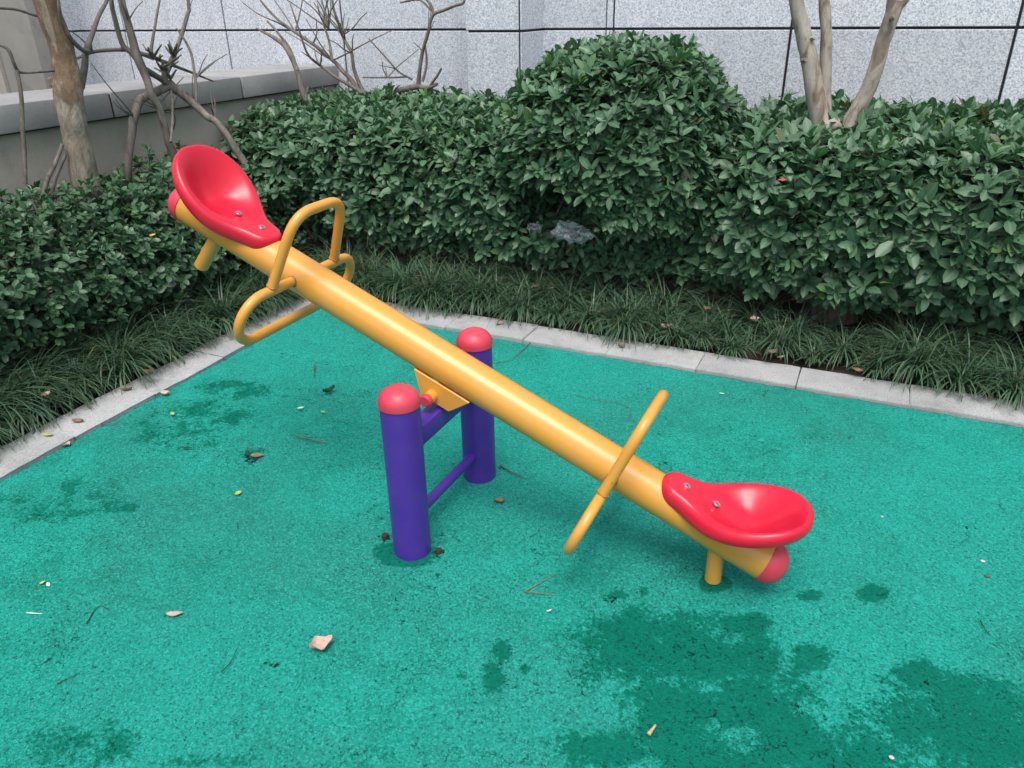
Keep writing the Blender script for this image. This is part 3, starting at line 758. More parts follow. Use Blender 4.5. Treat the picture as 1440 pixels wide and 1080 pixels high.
# twisted bare tree in the corner
TY = -.86
tt = empty('bare_twisted_tree', tuple(pxx(185, 250, TY) * np.array([1, 1, 0])), 'bare twisted grey tree with knotted pruned branches behind the raised seat', 'tree')
limb('trunk', [(190, 420, TY, 9), (183, 300, TY, 7.5), (180, 240, TY, 6.5), (184, 190, TY, 6.5), (190, 160, TY, 7), (198, 142, TY, 7), (215, 133, TY, 7), (232, 124, TY, 7), (243, 118, TY, 8)], M_branch, tt, .2, 12)
limb('trunk', [(258, 330, TY + .1, 9), (245, 225, TY + .1, 7), (236, 195, TY + .1, 6), (226, 160, TY + .1, 6), (214, 132, TY + .1, 6), (203, 105, TY + .08, 7), (193, 80, TY + .07, 7.5), (186, 55, TY + .06, 6.5), (178, 25, TY + .05, 6), (170, -5, TY + .05, 5.5), (158, -80, TY, 4)], M_branch, tt, .18, 12, 5, 4)
limb('branch', [(199, 92, TY + .07, 6), (186, 75, TY + .03, 5), (172, 62, TY, 4.5), (160, 20, TY, 4), (155, -10, TY, 3.5)], M_branch, tt, .15, 10)
limb('branch', [(240, 122, TY, 8), (255, 132, TY + .05, 7), (275, 148, TY + .12, 6.5), (292, 164, TY + .2, 6), (310, 178, TY + .3, 6), (345, 230, TY + .4, 6)], M_branch, tt, .18, 12, 5, 7)
limb('branch', [(236, 122, TY, 6), (232, 108, TY, 6), (238, 92, TY, 5), (247, 72, TY, 4), (256, 48, TY, 3.5), (264, 20, TY, 3.2), (266, 12, TY, 3), (262, -15, TY, 2.5)], M_branch, tt, .15, 10)
limb('branch', [(216, 82, TY + .02, 4), (200, 76, TY, 4), (180, 70, TY - .03, 3.6), (155, 70, TY - .05, 3.2), (130, 73, TY - .06, 3), (108, 82, TY - .06, 2)], M_branch, tt, .12, 10)
limb('branch', [(214, 80, TY + .02, 4), (228, 86, TY, 3.4), (250, 95, TY - .03, 2.8), (275, 104, TY - .05, 2.2), (300, 114, TY - .06, 1.3)], M_branch, tt, .12, 8)
limb('branch', [(238, 120, TY, 5), (222, 108, TY + .03, 5), (200, 95, TY + .05, 6)], M_branch, tt, .15, 10)
limb('branch', [(277, 145, TY + .12, 2.4), (275, 115, TY + .1, 2.2), (270, 80, TY + .08, 2.2), (262, 60, TY + .05, 2.2), (248, 40, TY + .02, 1.4)], M_branch, tt, .1, 8)
limb('branch', [(212, 78, TY, 2.8), (215, 55, TY, 2.4), (220, 25, TY, 2), (226, -8, TY, 1.6)], M_branch, tt, .1, 8)
limb('branch', [(240, 200, TY + .2, 2.4), (243, 160, TY + .1, 2.2), (241, 128, TY + .02, 2.6)], M_branch, tt, .1, 8)
twiggy(tt, [(222, 84, TY), (228, 98, TY), (236, 100, TY), (216, 80, TY), (244, 78, TY), (240, 110, TY), (212, 76, TY)], M_branch, TY, 30, 5, (2.6, 1.2), 1.0, 0, (9, 24))
twiggy(tt, [(275, 148, TY), (243, 160, TY), (205, 138, TY), (190, 165, TY), (300, 170, TY), (236, 195, TY), (222, 150, TY)], M_branch, TY, 16, 21, (1.5, .6), .9, 0, (18, 60))
twiggy(tt, [(262, 25, TY), (180, 30, TY + .05), (256, 48, TY), (130, 73, TY - .06), (275, 110, TY + .1)], M_branch, TY, 8, 6, (1.5, .7), .8, 0, (20, 45))

# fan of bare branches by the wall
FY = 1.35; PLANE[0] = py
ft = empty('bare_shrub', tuple(py(525, 150, FY) * np.array([1, 1, 0])), 'fan of thin bare branches rising from the hedge beside the low wall end', 'shrub')
limb('branch', [(528, 300, FY, 6), (522, 150, FY, 5), (508, 132, FY, 4.2), (490, 108, FY, 4), (468, 85, FY, 3.4), (440, 62, FY, 3), (415, 45, FY, 2.6), (385, 22, FY, 2.2), (362, -5, FY, 1.6)], M_branch, ft, .12, 8)
limb('branch', [(516, 140, FY, 4), (500, 105, FY + .03, 3.2), (494, 75, FY + .05, 3), (482, 50, FY + .06, 2.6), (470, 15, FY + .06, 2.2), (466, -10, FY + .06, 1.6)], M_branch, ft, .12, 8)
limb('branch', [(505, 128, FY, 3.4), (478, 112, FY - .05, 2.8), (450, 92, FY - .08, 2.4), (432, 75, FY - .1, 2), (420, 40, FY - .12, 1.6), (408, 5, FY - .12, 1.2)], M_branch, ft, .12, 8)
limb('branch', [(440, 165, FY - .35, 5.5), (430, 140, FY - .35, 5.5), (420, 108, FY - .35, 5), (412, 85, FY - .33, 4.5), (398, 62, FY - .32, 4), (380, 50, FY - .3, 3), (361, 40, FY - .3, 1.5)], M_branch, ft, .15, 10)
limb('branch', [(418, 100, FY - .35, 3.4), (408, 70, FY - .3, 2.8), (390, 45, FY - .28, 2.2), (376, 30, FY - .28, 1.6)], M_branch, ft, .12, 8)
limb('branch', [(468, 86, FY, 2.4), (462, 55, FY + .05, 2), (455, 30, FY + .06, 1.8), (462, -5, FY + .06, 1.2)], M_branch, ft, .1, 8)
twiggy(ft, [(440, 62, FY), (468, 85, FY), (494, 75, FY + .05), (482, 50, FY + .06), (450, 92, FY - .08), (415, 45, FY), (462, 40, FY + .05), (485, 55, FY)], M_branch, FY, 34, 9, (1.5, .7), 1.1, -.25, (25, 70))
# lone limb further right
st_ = empty('bare_shrub', tuple(py(560, 150, FY) * np.array([1, 1, 0])), 'single grey limb lying over the hedge and turning up before the granite wall', 'shrub')
limb('branch', [(510, 220, FY, 6), (525, 142, FY, 5), (545, 135, FY, 5), (565, 127, FY, 5), (585, 122, FY, 5), (600, 124, FY, 4), (615, 118, FY, 2.5)], M_branch, st_, .15, 10)
limb('branch', [(588, 122, FY, 4), (590, 100, FY, 3.4), (594, 75, FY, 3), (602, 45, FY, 3), (609, 22, FY, 3), (622, 15, FY, 2.6), (640, 8, FY, 2.4), (652, 3, FY, 2.2), (655, -12, FY, 1.5)], M_branch, st_, .12, 10)
limb('branch', [(610, 20, FY, 2.6), (606, 8, FY, 2.6), (598, -3, FY, 2.4), (585, -20, FY, 1.6)], M_branch, st_, .12, 8)
limb('branch', [(606, 14, FY, 1.6), (590, 0, FY, 1.8), (572, 2, FY, 1.6), (563, 4, FY, 1.2)], M_branch, st_, .12, 8)
limb('branch', [(594, 115, FY, 2.6), (600, 90, FY + .03, 2), (598, 60, FY + .05, 1.4)], M_branch, st_, .1, 8)
limb('branch', [(580, 112, FY, 1.8), (560, 100, FY - .05, 1.6), (540, 78, FY - .08, 1.5), (518, 54, FY - .1, 1)], M_branch, st_, .1, 8)
limb('branch', [(572, 108, FY, 1.5), (545, 109, FY - .04, 1.5), (510, 109, FY - .07, 1.2)], M_branch, st_, .1, 8)
limb('branch', [(605, 120, FY, 2.4), (614, 108, FY - .02, 2), (621, 96, FY - .03, 1.8)], M_branch, st_, .1, 8)
twiggy(st_, [(594, 75, FY), (602, 45, FY), (560, 100, FY - .05), (545, 109, FY)], M_branch, FY, 8, 12, (1.1, .6), .8, -.3, (20, 45))

# ------------------------------------------------------------------ seesaw
PX, PY_, PZ = 1.60, -1.374, .449
TILT = math.atan(.4265)
saw = empty('seesaw', (PX, PY_, 0), 'yellow tube seesaw with red seats, left end raised, on purple posts', 'seesaw')
for yy in (-1.601, -1.147):
    me = np_mesh('post', *tube_arrays([(PX, yy, -.05), (PX, yy, .25), (PX, yy, .506)], .0572, 40)); me.set_sharp_from_angle(angle=math.radians(50))
    post = link('post', me, M_purple, saw, None)
    prof = [(.0598, 0)] + [(.0598 * math.cos(a) ** .9 if a < 1.5 else 0.0, .010 + .046 * math.sin(a)) for a in np.linspace(0, math.pi / 2, 12)]
    ang = np.linspace(0, 2 * math.pi, 40, endpoint=False); V_ = []
    for r, z in [(.054, -.001)] + prof: V_.append(np.stack([PX + r * np.cos(ang), yy + r * np.sin(ang), np.full(40, .503 + z)], 1))
    V_ = np.vstack(V_); m = len(prof); i = np.repeat(np.arange(m), 40); j = np.tile(np.arange(40), m)
    me = np_mesh('post_cap', V_, [np.stack([i * 40 + j, i * 40 + (j + 1) % 40, (i + 1) * 40 + (j + 1) % 40, (i + 1) * 40 + j], 1)])
    me.set_sharp_from_angle(angle=math.radians(55))
    link('post_cap', me, M_cap, post)
link('crossbar', bm_mesh('crossbar', box_bm(PX - .028, PX + .028, -1.60, -1.148, .340, .404, .006), 40), M_purple, saw)
tube('lower_rod', [(PX, -1.60, .105), (PX, -1.37, .105), (PX, -1.148, .105)], .0165, M_purple, saw, 16)
# moving part: beam frame (s along the beam, w = world y, v up from the beam)
BD = np.array([math.cos(TILT), 0, -math.sin(TILT)]); VD = np.array([math.sin(TILT), 0, math.cos(TILT)]); WD = np.array([0, 1.0, 0])
HV = .090                                          # beam axis above the pivot axle
B0 = np.array([PX, PY_, PZ]) + VD * HV + BD * .016
BM = Matrix(((BD[0], WD[0], VD[0], B0[0]), (BD[1], WD[1], VD[1], B0[1]), (BD[2], WD[2], VD[2], B0[2]), (0, 0, 0, 1)))
def fr(pts): return [B0 + BD * p[0] + WD * p[1] + VD * p[2] for p in pts]
BL, BR = 1.040, .0590
me = np_mesh('beam', *tube_arrays(fr([(s, 0, 0) for s in np.linspace(-BL, BL, 9)]), BR, 48)); me.set_sharp_from_angle(angle=math.radians(50))
beam = link('beam', me, M_yellow, saw)
for sg in (-1, 1):
    V_ = []; prof = [(.0560, -.004), (.0615, -.004)] + [(.0615 * math.cos(a) if a < 1.5 else 0.0, .008 + .050 * math.sin(a)) for a in np.linspace(0, math.pi / 2, 12)]
    for r, z in prof: V_.append(np.array(fr([(sg * (BL + z), r * math.cos(a), r * math.sin(a)) for a in ang])))
    V_ = np.vstack(V_); m = len(prof) - 1; i = np.repeat(np.arange(m), 40); j = np.tile(np.arange(40), m)
    f = np.stack([i * 40 + j, i * 40 + (j + 1) % 40, (i + 1) * 40 + (j + 1) % 40, (i + 1) * 40 + j], 1)
    me = np_mesh('end_cap', V_, [f if sg > 0 else f[:, ::-1]]); me.set_sharp_from_angle(angle=math.radians(55))
    link('end_cap', me, M_cap, beam)
# bracket plates and axle sleeve
for sg in (-1, 1):
    w0 = .050 * sg
    bm = bmesh.new()
    out = [(-.100, -.040), (.100, -.040), (.060, -.098), (.050, -.110), (-.050, -.110), (-.060, -.098)]
    vs = []
    for w in (w0 - .004, w0 + .004): vs.append([bm.verts.new(p) for p in fr([(s, w, v) for s, v in out])])
    bm.faces.new(vs[0]); bm.faces.new(vs[1][::-1])
    for k in range(6): bm.faces.new((vs[0][k], vs[1][k], vs[1][(k + 1) % 6], vs[0][(k + 1) % 6]))
    bmesh.ops.recalc_face_normals(bm, faces=bm.faces); bmesh.ops.bevel(bm, geom=bm.edges[:], offset=.0015, segments=1, affect='EDGES')
    link('pivot_bracket', bm_mesh('pivot_bracket', bm, 40), M_yellow, saw)
bm = bmesh.new()
for a, b in ((-.100, -.060), (.060, .100)):
    vs = [bm.verts.new(p) for p in fr([(a, -.046, -.04 if abs(a) > .09 else -.098), (b, -.046, -.04 if abs(b) > .09 else -.098), (b, .046, -.04 if abs(b) > .09 else -.098), (a, .046, -.04 if abs(a) > .09 else -.098)])]
    bm.faces.new(vs)
bmesh.ops.solidify(bm, geom=bm.faces[:], thickness=.005)
link('bracket_web', bm_mesh('bracket_web', bm), M_yellow, saw)
sl = tube('pivot_sleeve', [(PX, PY_ - .085, PZ), (PX, PY_, PZ), (PX, PY_ + .085, PZ)], .0195, M_yellow, saw, 24)
for sg in (-1, 1):
    V_, F_ = tube_arrays([(PX, PY_ + sg * .084, PZ), (PX, PY_ + sg * .094, PZ), (PX, PY_ + sg * .099, PZ)], [.0208, .0204, .015], 24)
    me = np_mesh('sleeve_cap', V_, F_); me.set_sharp_from_angle(angle=math.radians(40)); link('sleeve_cap', me, M_cap, sl)
# handles, footrests, bumper legs, seats
HS = .568
def arc_path(pts, r, n=6):
    P = [np.array(p, float) for p in pts]; out = [P[0]]
    for i in range(1, len(P) - 1):
        a = P[i - 1] - P[i]; b = P[i + 1] - P[i]; la, lb = np.linalg.norm(a), np.linalg.norm(b); a /= la; b /= lb
        rr = min(r[i], la * .5, lb * .5); p0 = P[i] + a * rr; p1 = P[i] + b * rr
        for t in np.linspace(0, 1, n): out.append((1 - t) ** 2 * p0 + 2 * t * (1 - t) * P[i] + t * t * p1)
    out.append(P[-1]); return np.array(out)
def densify(P, step=.02):
    out = [P[0]]
    for a, b in zip(P[:-1], P[1:]):
        n = max(1, int(np.linalg.norm(b - a) / step))
        for k in range(1, n + 1): out.append(a + (b - a) * k / n)
    return np.array(out)
def ring_weld(name, c0, axis, r, parent, mat):
    axis = np.asarray(axis, float); axis /= np.linalg.norm(axis); a = np.cross(axis, [.3, .5, .8]); a /= np.linalg.norm(a); b = np.cross(axis, a)
    th = np.linspace(0, 2 * math.pi, 20, endpoint=False)
    P = c0 + np.outer(np.cos(th) * r, a) + np.outer(np.sin(th) * r, b)
    P = P + rng.normal(0, .0006, P.shape)
    return tube(name, P, .0028, mat, parent, 6, True)
for sg in (-1, 1):
    s0 = sg * HS; TR = .0155
    # footrest: closed stadium loop through the beam
    hgt = .160; W = .270
    P = []
    for a in np.linspace(0, math.pi, 14): P.append((s0, W - hgt / 2 + math.sin(a) * hgt / 2, -hgt / 2 + math.cos(a) * hgt / 2))
    for w in np.linspace(W - hgt / 2 - .03, -(W - hgt / 2) + .03, 9): P.append((s0, w, -hgt))
    for a in np.linspace(math.pi, 2 * math.pi, 14): P.append((s0, -(W - hgt / 2) + math.sin(a) * hgt / 2, -hgt / 2 + math.cos(a) * hgt / 2))
    for w in np.linspace(-(W - hgt / 2) + .03, W - hgt / 2 - .03, 9): P.append((s0, w, 0))
    fo = tube('footrest', fr(P), TR, M_yellow, saw, 20, True)
    for w in (-1, 1): ring_weld('weld_bead', B0 + BD * s0 + WD * w * (BR - .001), WD, TR + .001, fo, M_weld)
    # handlebar: inverted U standing on the footrest's upper bar
    P = arc_path([(s0, -.152, .004), (s0, -.112, .246), (s0, .112, .246), (s0, .152, .004)], [0, .075, .075, 0], 9)
    h = tube('handlebar', fr(densify(P)), TR, M_yellow, saw, 20)
    for w in (-1, 1): ring_weld('weld_bead', B0 + BD * s0 + WD * w * .150 + VD * (TR + .001), VD, TR, h, M_weld)
    # bumper leg, leaning outwards so that it stands upright on the ground
    top = B0 + BD * sg * .905 + VD * -.03
    la = TILT if sg > 0 else TILT * .8
    dirw = BD * sg * math.sin(la) - VD * math.cos(la)
    Lg = (top[2] - .004) / -dirw[2] if sg > 0 else None
    if sg > 0: LEG = Lg
    # both legs the same length
    lg_len = .165 if sg < 0 else Lg
    tube('bumper_leg', [top, top + dirw * lg_len * .5, top + dirw * lg_len], .0235, M_yellow, saw, 24)
    # seat
    SL = .356; sF = .699; RB = .120; CXB = SL - RB; TR_ = .044; lip = .016
    def sdf(x, y):                                        # round bowl smoothly joined to a narrow tongue
        c_ = np.hypot(x - CXB, y) - RB
        t_ = np.hypot(x - np.clip(x, TR_, CXB), y) - TR_
        h_ = np.clip(.5 + .5 * (t_ - c_) / .10, 0, 1)
        return t_ * (1 - h_) + c_ * h_ - .10 * h_ * (1 - h_)
    x_lo, x_hi = -.0, SL
    tt_ = (1 - np.cos(np.linspace(0, math.pi, 41))) / 2
    yy_ = np.linspace(0, .2, 2001); xx_ = tt_ * SL; ww_ = []
    for x in xx_:
        ins = sdf(x, yy_) < 0; ww_.append(yy_[ins].max() if ins.any() else 0.0)
    ww_ = np.array(ww_); ww_[0] = ww_[-1] = 0
    C2 = np.concatenate([np.stack([xx_, ww_], 1), np.stack([xx_, -ww_], 1)[1:-1][::-1]])
    N2 = np.roll(C2, -1, 0) - np.roll(C2, 1, 0); N2 = np.stack([-N2[:, 1], N2[:, 0]], 1); N2 /= np.linalg.norm(N2, axis=1)[:, None] + 1e-9
    if ((C2 - np.array([CXB, 0])) * N2).sum() < 0: N2 = -N2
    def rimz(x): return .030 + .140 * sstep(.08, .41, x)
    def topz(x, y):
        z_ = rimz(x) - .074 * sstep(.05, .24, x) * sstep(-.004, .095, -sdf(x, y)) - .026
        return .026 + (z_ + np.sqrt(z_ * z_ + 1e-4)) / 2 - .003
    zr = rimz(C2[:, 0]); xs_ = .045 + .20 * sstep(0, SL, C2[:, 0]); V_ = []
    for r in [0, .12, .24, .36, .48, .58, .68, .77, .85, .91, .96, 1.0]:
        X_ = xs_ + r * (C2[:, 0] - xs_); Y_ = r * C2[:, 1]; V_.append(np.stack([X_, Y_, topz(X_, Y_)], 1))
    zr = V_[-1][:, 2]
    for a in np.linspace(0, math.pi, 9)[1:]:
        V_.append(np.stack([C2[:, 0] + N2[:, 0] * lip * math.sin(a), C2[:, 1] + N2[:, 1] * lip * math.sin(a), zr - lip * 1.7 * (1 - math.cos(a))], 1))
    for r in (.9, .75, .5, .25, 0):
        X_ = xs_ + r * (C2[:, 0] - xs_); Y_ = r * C2[:, 1]; V_.append(np.stack([X_, Y_, topz(X_, Y_) - .052], 1))
    nC = len(C2); m = len(V_) - 1; V_ = np.vstack(V_)
    V_ = np.array(fr([(sg * (sF + p[0]), p[1], BR - .017 + p[2]) for p in V_]))
    i = np.repeat(np.arange(m), nC); j = np.tile(np.arange(nC), m)
    f = np.stack([i * nC + j, i * nC + (j + 1) % nC, (i + 1) * nC + (j + 1) % nC, (i + 1) * nC + j], 1)
    me = np_mesh('seat', V_, [f if sg < 0 else f[:, ::-1]])
    bm = bmesh.new(); bm.from_mesh(me); lay = bm.verts.layers.int.new('inner')
    for v in bm.verts: v[lay] = 1 if v.index < nC * 8 else 0
    bmesh.ops.remove_doubles(bm, verts=bm.verts, dist=.0004)
    for _ in range(2): bmesh.ops.smooth_vert(bm, verts=[v for v in bm.verts if v[lay]], factor=.5, use_axis_x=True, use_axis_y=True, use_axis_z=True)
    bmesh.ops.remove_doubles(bm, verts=bm.verts, dist=.0002); bmesh.ops.dissolve_degenerate(bm, dist=.0003, edges=bm.edges); bmesh.ops.recalc_face_normals(bm, faces=bm.faces); bm.to_mesh(me); bm.free()
    me.shade_smooth()
    seat = link('seat', me, M_seat, saw)
    sub = seat.modifiers.new('s', 'SUBSURF'); sub.levels = 1; sub.render_levels = 1
    for sb in (.752, .845):
        zt = BR - .017 + .0325
        pr_ = [(.0030, .0012), (.0036, .0032), (.0072, .0034), (.0080, .0015), (.0105, .0012), (.011, -.002)]
        th = np.linspace(0, 2 * math.pi, 16, endpoint=False); VV = []
        for r, z in pr_: VV.append(np.array(fr([(sg * sb + r * math.cos(a), r * math.sin(a), zt + z) for a in th])))
        VV = np.vstack(VV); m = len(pr_) - 1; i = np.repeat(np.arange(m), 16); j = np.tile(np.arange(16), m)
        me = np_mesh('bolt', VV, [np.stack([i * 16 + j, i * 16 + (j + 1) % 16, (i + 1) * 16 + (j + 1) % 16, (i + 1) * 16 + j], 1)], False)
        bm = bmesh.new(); bm.from_mesh(me); bmesh.ops.recalc_face_normals(bm, faces=bm.faces); bm.to_mesh(me); bm.free()
        link('bolt', me, M_steel, seat)
for (a, b) in ((542, 755), (617, 776)):
    c0 = pz(a, b); bm = bmesh.new()
    bmesh.ops.create_cone(bm, cap_ends=True, segments=6, radius1=.013, radius2=.011, depth=.012); bmesh.ops.bevel(bm, geom=bm.edges[:], offset=.001, segments=1, affect='EDGES')
    bmesh.ops.translate(bm, vec=(c0[0], c0[1], .004), verts=bm.verts)
    link('anchor_bolt', bm_mesh('anchor_bolt', bm), M_rust, saw)

# ------------------------------------------------------------------ plastic bags caught in the hedge
def mat_bag():
    t = NT('clear_plastic_film'); p = t.pos()
    t.set(Base_Color=(.75, .80, .88), Roughness=.12, Normal=t.bump(t.noise(p, 28, 2, .5), .35, .01))
    tr = t.n('BsdfTransparent'); mx = t.n('MixShader'); lw = t.n('LayerWeight'); lw.inputs['Blend'].default_value = .45
    t.l(t.math('MULTIPLY_ADD', lw.outputs['Facing'], .40, .05), mx.inputs[0])
    t.l(tr.outputs[0], mx.inputs[1]); t.l(t.b.outputs[0], mx.inputs[2]); t.l(mx.outputs[0], t.o.inputs[0])
    return t.m
M_bag = mat_bag()
def bag(c0, r, seed, label):
    root = empty('plastic_bag', (c0[0], c0[1], c0[2] - r[2]), label, 'plastic bag', 'plastic bags in the hedge')
    bm = bmesh.new(); bmesh.ops.create_icosphere(bm, subdivisions=3, radius=1); rs = random.Random(seed)
    for v in bm.verts:
        d = v.co.copy(); k = 0
        for f, a in ((1.2, .5), (2.6, .5)): k += a * (.5 - abs(mnoise.noise(d * f + Vector((seed, f, 0)))) * 2)
        d += Vector([.35 * mnoise.noise(d * 2.2 + Vector((seed + 5 * j, 0, 3))) for j in range(3)])
        v.co = Vector((c0[0] + d.x * r[0] * (.75 + k), c0[1] + d.y * r[1] * (.75 + k), c0[2] + d.z * r[2] * (.75 + k)))
    link('film', bm_mesh('film', bm, 24), M_bag, root)
    P = [c0 + np.array([r[0] * .7, -.02, 0]), c0 + np.array([r[0] * 1.05, -.04, .012]), c0 + np.array([r[0] * 1.3, -.04, -.01]), c0 + np.array([r[0] * 1.35, -.04, -.035])]
    C = catmull(P, 5); V_ = np.vstack([C + [0, .004, .007], C - [0, .004, .007]]); n = len(C); k = np.arange(n - 1)
    link('handle', np_mesh('handle', V_, [np.stack([k, k + 1, n + k + 1, n + k], 1)]), M_bag, root)
bag(BAG1 + np.array([.01, -.06, -.01]), (.115, .065, .058), 1.0, 'crumpled clear plastic bag caught in the hollow under the round bush')
bag(BAG2 + np.array([.0, .0, 0]), (.04, .035, .03), 6.0, 'small clear plastic scrap in the hedge left of the crumpled bag')

# ------------------------------------------------------------------ litter
def curled_leaf(c0, L, W, rz, seed, mat, curl=.35, lobes=0):
    n, m = 9, 7; V_ = []; rs = random.Random(seed)
    for i in range(n):
        t = i / (n - 1); w = math.sin(math.pi * min(1, t * .96 + .02)) ** .75 * W / 2
        if lobes: w *= 1 + .35 * math.sin(t * 9 + seed)
        for j in range(m):
            s = j / (m - 1) * 2 - 1
            x = (t - .5) * L; y = s * w
            z = .002 + curl * W * (s * s) * .6 + curl * L * (t - .5) ** 2 * .8 + .004 * mnoise.noise(Vector((x * 60, y * 60, seed)))
            V_.append((x, y, z))
    V_ = np.array(V_); i, j = np.meshgrid(np.arange(n - 1), np.arange(m - 1), indexing='ij'); i, j = i.ravel(), j.ravel()
    f = np.stack([i * m + j, (i + 1) * m + j, (i + 1) * m + j + 1, i * m + j + 1], 1)
    me = np_mesh('leaf', V_, [f]); me.materials.append(mat)
    M = Matrix.Translation(c0) @ Matrix.Rotation(rz, 4, 'Z') @ Matrix.Rotation(rs.uniform(-.12, .12), 4, 'X')
    return me, M
def fallen(pxl, L, W, rz, mat, label, z=.003, curl=.35, lobes=0, Y=None, name='fallen_leaf', grp='leaves fallen on the ground'):
    c0 = pz(*pxl, z) if Y is None else py(*pxl, Y)
    me, M = curled_leaf(c0, L, W, math.radians(rz), pxl[0] * .37, mat, curl, lobes)
    me.name = name
    sol = None
    return tag(link(name, me, None, None, M), label, 'leaf', grp)
fallen((453, 910), .062, .046, 55, M_pink, 'largest crumpled pinkish dry leaf on the green surface, left foreground', .004, .55, 1)
fallen((246, 865), .045, .020, 30, M_pink, 'narrow pale pink dry leaf lying left of the largest leaf')
fallen((92, 626), .045, .036, 5, M_pink, 'round pale leaf at the foot of the left kerb', .004)
fallen((335, 695), .026, .018, 60, M_lime, 'yellow-green leaf lying alone left of the near purple post')
fallen((243, 583), .026, .016, 160, M_lime, 'yellow-green leaf beside the left kerb on the green surface')
fallen((68, 613), .050, .016, 12, M_lime, 'long yellow-green leaf lying on the left kerb', .016)
fallen((423, 575), .030, .012, 50, M_white, 'pale folded scrap of leaf below the raised footrest')
fallen((463, 551), .060, .024, 70, M_dark, 'dark curled rotten leaf behind the near purple post', .003, .8)
fallen((262, 631), .045, .012, 20, M_dark, 'slim dark rotten leaf below the two green leaves at left')
fallen((362, 641), .050, .026, 20, M_brown, 'flat olive brown leaf between the left kerb and the near post', .002, .1)
fallen((348, 640), .030, .014, 100, M_dark, 'small black leaf touching the flat olive brown leaf')
fallen((702, 706), .036, .022, 20, M_brown, 'brown oval leaf on the green surface below the far purple post', .003, .5)
fallen((454, 668 - 88), .02, .012, 0, M_lime, 'tiny yellowish leaf right of the pale folded scrap', .002)
fallen((656, 436), .055, .034, 40, M_pink, 'crumpled pale pink leaf on the back edge of the kerb behind the beam', .016, .7, 1)
fallen((703, 456), .045, .026, 60, M_pink, 'pale leaf standing on the kerb right of the far post cap', .016, .5)
fallen((567, 429), .045, .026, 10, M_brown, 'small brown leaf on the kerb near the corner', .016, .5)
fallen((1098, 503), .045, .016, 50, M_pink, 'pale slim leaf on the kerb before the right hedge', .016, .4)
fallen((1061, 452), .055, .034, 120, M_pink, 'pale crumpled leaf lying on the grass right of the bush', .12, .7, 1, name='fallen_leaf')
fallen((995, 437), .055, .034, 150, M_brown, 'brown crumpled leaf in the grass below the round bush', .12, .6)
fallen((1085, 497), .045, .028, 30, M_brown, 'brown leaf on the grass just behind the kerb', .07, .6)
fallen((937, 462), .050, .030, 20, M_pink, 'pinkish cupped leaf in the grass above the raised handlebar tip', .09, .8)
fallen((934, 470), .035, .022, 70, M_brown, 'brown cupped leaf next to the pinkish cupped leaf', .07, .8)
fallen((1228, 471), .060, .036, 10, M_brown, 'broad brown leaf on bare soil under the right hedge', .05, .4)
fallen((874, 488), .035, .024, 15, M_brown, 'tan leaf lying at the grass edge of the kerb', .016, .6)
fallen((1272, 532), .045, .030, 35, M_brown, 'orange brown leaf behind the kerb joint at right', .016, .5)
fallen((1205, 522), .050, .030, 160, M_brown, 'orange brown leaf on the bare soil patch behind the kerb', .04, .4)
fallen((1355, 504), .050, .024, 30, M_brown, 'thin brown leaf in the grass at the right', .09, .5)
fallen((1000 + 420, 556), .050, .028, 10, M_brown, 'dark brown leaf on the kerb at the right edge', .016, .5)
fallen((208, 525), .060, .034, 20, M_brown, 'brown leaf on the grass above the left kerb', .06, .5)
fallen((178, 549), .050, .026, 30, M_brown, 'reddish brown leaf at the grass edge of the left kerb', .016, .5)
fallen((65, 556), .035, .024, 80, M_pink, 'pinkish leaf in the left grass', .13, .5)
fallen((110, 593), .050, .022, 20, M_brown, 'dull brown leaf on the outer edge of the left kerb', .016, .4)
fallen((232, 554), .040, .026, 30, M_pink, 'pale leaf lying against the left kerb below the grass', .006, .5)
fallen((590, 390), .040, .024, 60, M_brown, 'brown leaf in the grass left of the bag', .14, .6)
fallen((753, 405), .040, .026, 20, M_brown, 'rusty leaf in the grass below the plastic bag', .14, .6)
fallen((775, 408), .035, .024, 70, M_pink, 'dull pink leaf in the grass below the plastic bag', .14, .6)
fallen((638, 416), .035, .024, 100, M_brown, 'rusty leaf in the grass just above the kerb behind the beam', .10, .6)
fallen((1015, 554), .022, .010, 10, M_white, 'tiny white leaf scrap near the right kerb')
fallen((772, 860), .016, .006, 40, M_white, 'tiny white scrap in the middle of the foreground')
fs = empty('flower_scrap', tuple(pz(63, 822, .0)), 'yellow and white flower scrap on the green surface at left', 'flower')
for (q, L_, W_, a_, m_) in (((68, 823), .020, .010, 160, M_white), ((60, 821), .016, .014, 60, M_yleaf)):
    me, M = curled_leaf(pz(*q, .003), L_, W_, math.radians(a_), q[0], m_); me.name = 'petal'
    link('petal', me, None, fs, M)
# coloured leaves in the hedges
for k, (a, b, z, mt, lab) in enumerate(((1322, 152, .98, M_red, 'red leaf at the back of the right hedge top'), (1409, 178, .95, M_red, 'red leaf on the right hedge top near the frame edge'),
        (1180, 155, .98, M_red, 'red leaf right of the three-stemmed tree'), (1100, 255, .92, M_red, 'small red leaf on the front of the right hedge top'),
        (215, 332, .62, M_yleaf, 'yellow leaf on the left hedge below the raised seat'))):
    fallen((a, b), .034, .022, 40 + 60 * k, mt, lab, z, .3, name='coloured_leaf', grp='coloured leaves on the hedges')

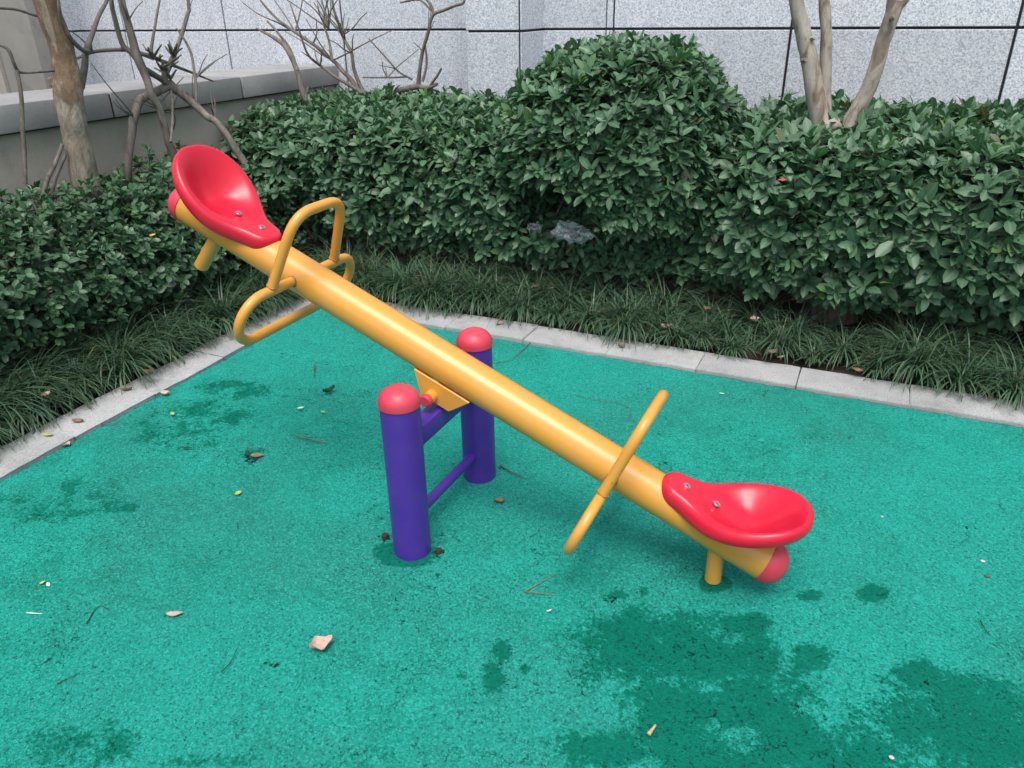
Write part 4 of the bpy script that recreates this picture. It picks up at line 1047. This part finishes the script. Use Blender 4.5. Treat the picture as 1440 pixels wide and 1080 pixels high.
def twig(pxs, r, mat, label, name='twig', z=.004, cat='twig'):
    P = np.array([pz(a, b, z) for a, b in pxs]); P[:, 2] += np.array([random.uniform(0, .004) for _ in pxs])
    C = catmull(P, 4); V_, F_ = tube_arrays(C, np.linspace(r, r * .5, len(C)), 6)
    return tag(link(name, np_mesh(name, V_, F_), mat), label, cat, 'twigs on the ground')
twig([(416, 614), (436, 619), (460, 624)], .0032, M_twig, 'grey twig on the green surface left of the near post')
twig([(443, 515), (441, 528)], .0035, M_twig, 'short grey twig behind the raised footrest')
twig([(750, 478), (735, 492), (718, 506), (697, 507 + 3)], .0022, M_twig, 'thin twig leaning over the kerb right of the far post')
twig([(703, 655), (722, 666), (740, 673)], .0026, M_twig, 'brown twig beside the foot of the far post')
prongs = [tube_arrays(catmull(np.array([pz(*q, .004) for q in pr2]), 4), np.linspace(.0015, .0008, 9), 6) for pr2 in ([(737, 832), (758, 820), (782, 807)], [(737, 832), (758, 834), (781, 836)])]
tag(link('twig', np_mesh('twig', *merge(prongs)), M_brown), 'thin forked brown twig in the middle foreground', 'twig', 'twigs on the ground')
twig([(122, 878), (132, 860), (142, 853), (152, 858)], .0016, M_dark, 'hooked dark twig in the left foreground')
twig([(312, 946), (325, 932), (334, 912)], .0016, M_dark, 'thin curved dark twig left of the largest leaf')
twig([(80, 962), (98, 954), (112, 947)], .0015, M_dark, 'straight dark twig low in the left foreground')
twig([(806, 556), (835, 563), (870, 568), (888, 576), (884, 588), (898, 597)], .0010, M_twig, 'thread of thin root behind the lowered handlebar')
twig([(1378, 874), (1385, 886), (1392, 893)], .0018, M_dark, 'tiny bent dark twig at the right')
twig([(142, 598), (160, 596), (170, 592)], .0020, M_twig, 'thin brown twig beside the left kerb')
twig([(345, 635), (352, 622)], .0016, M_twig, 'thin twig pointing up from the flat olive brown leaf')
twig([(38, 863), (60, 864)], .0020, M_white, 'small white stick at the left edge', 'stick')
twig([(912, 1034), (917, 1027), (922, 1020)], .0052, M_tan, 'short tan wooden chip on the wet patch in the foreground', 'wood_chip', .005, 'wood chip')
for k, (a, b, r, lab) in enumerate(((1253, 1066, .005, 'pinkish pebble on the wet patch at the bottom right'), (1240, 727, .004, 'tiny grey pebble right of the lowered seat'), (1388, 811, .006, 'dark flat pebble at the right edge'), (1382, 790, .005, 'white chip above the dark flat pebble'))):
    c0 = pz(a, b); bm = bmesh.new(); bmesh.ops.create_icosphere(bm, subdivisions=2, radius=r)
    for v in bm.verts: v.co = Vector((v.co.x * 1.3, v.co.y, v.co.z * .6)) * (1 + .25 * mnoise.noise(v.co * 150 + Vector((k * 5, 0, 0))))
    bmesh.ops.translate(bm, vec=(c0[0], c0[1], r * .5), verts=bm.verts)
    tag(link('pebble', bm_mesh('pebble', bm, True), M_white if k == 3 else (M_twig if k == 2 else M_peb)), lab, 'pebble', 'pebbles on the ground')
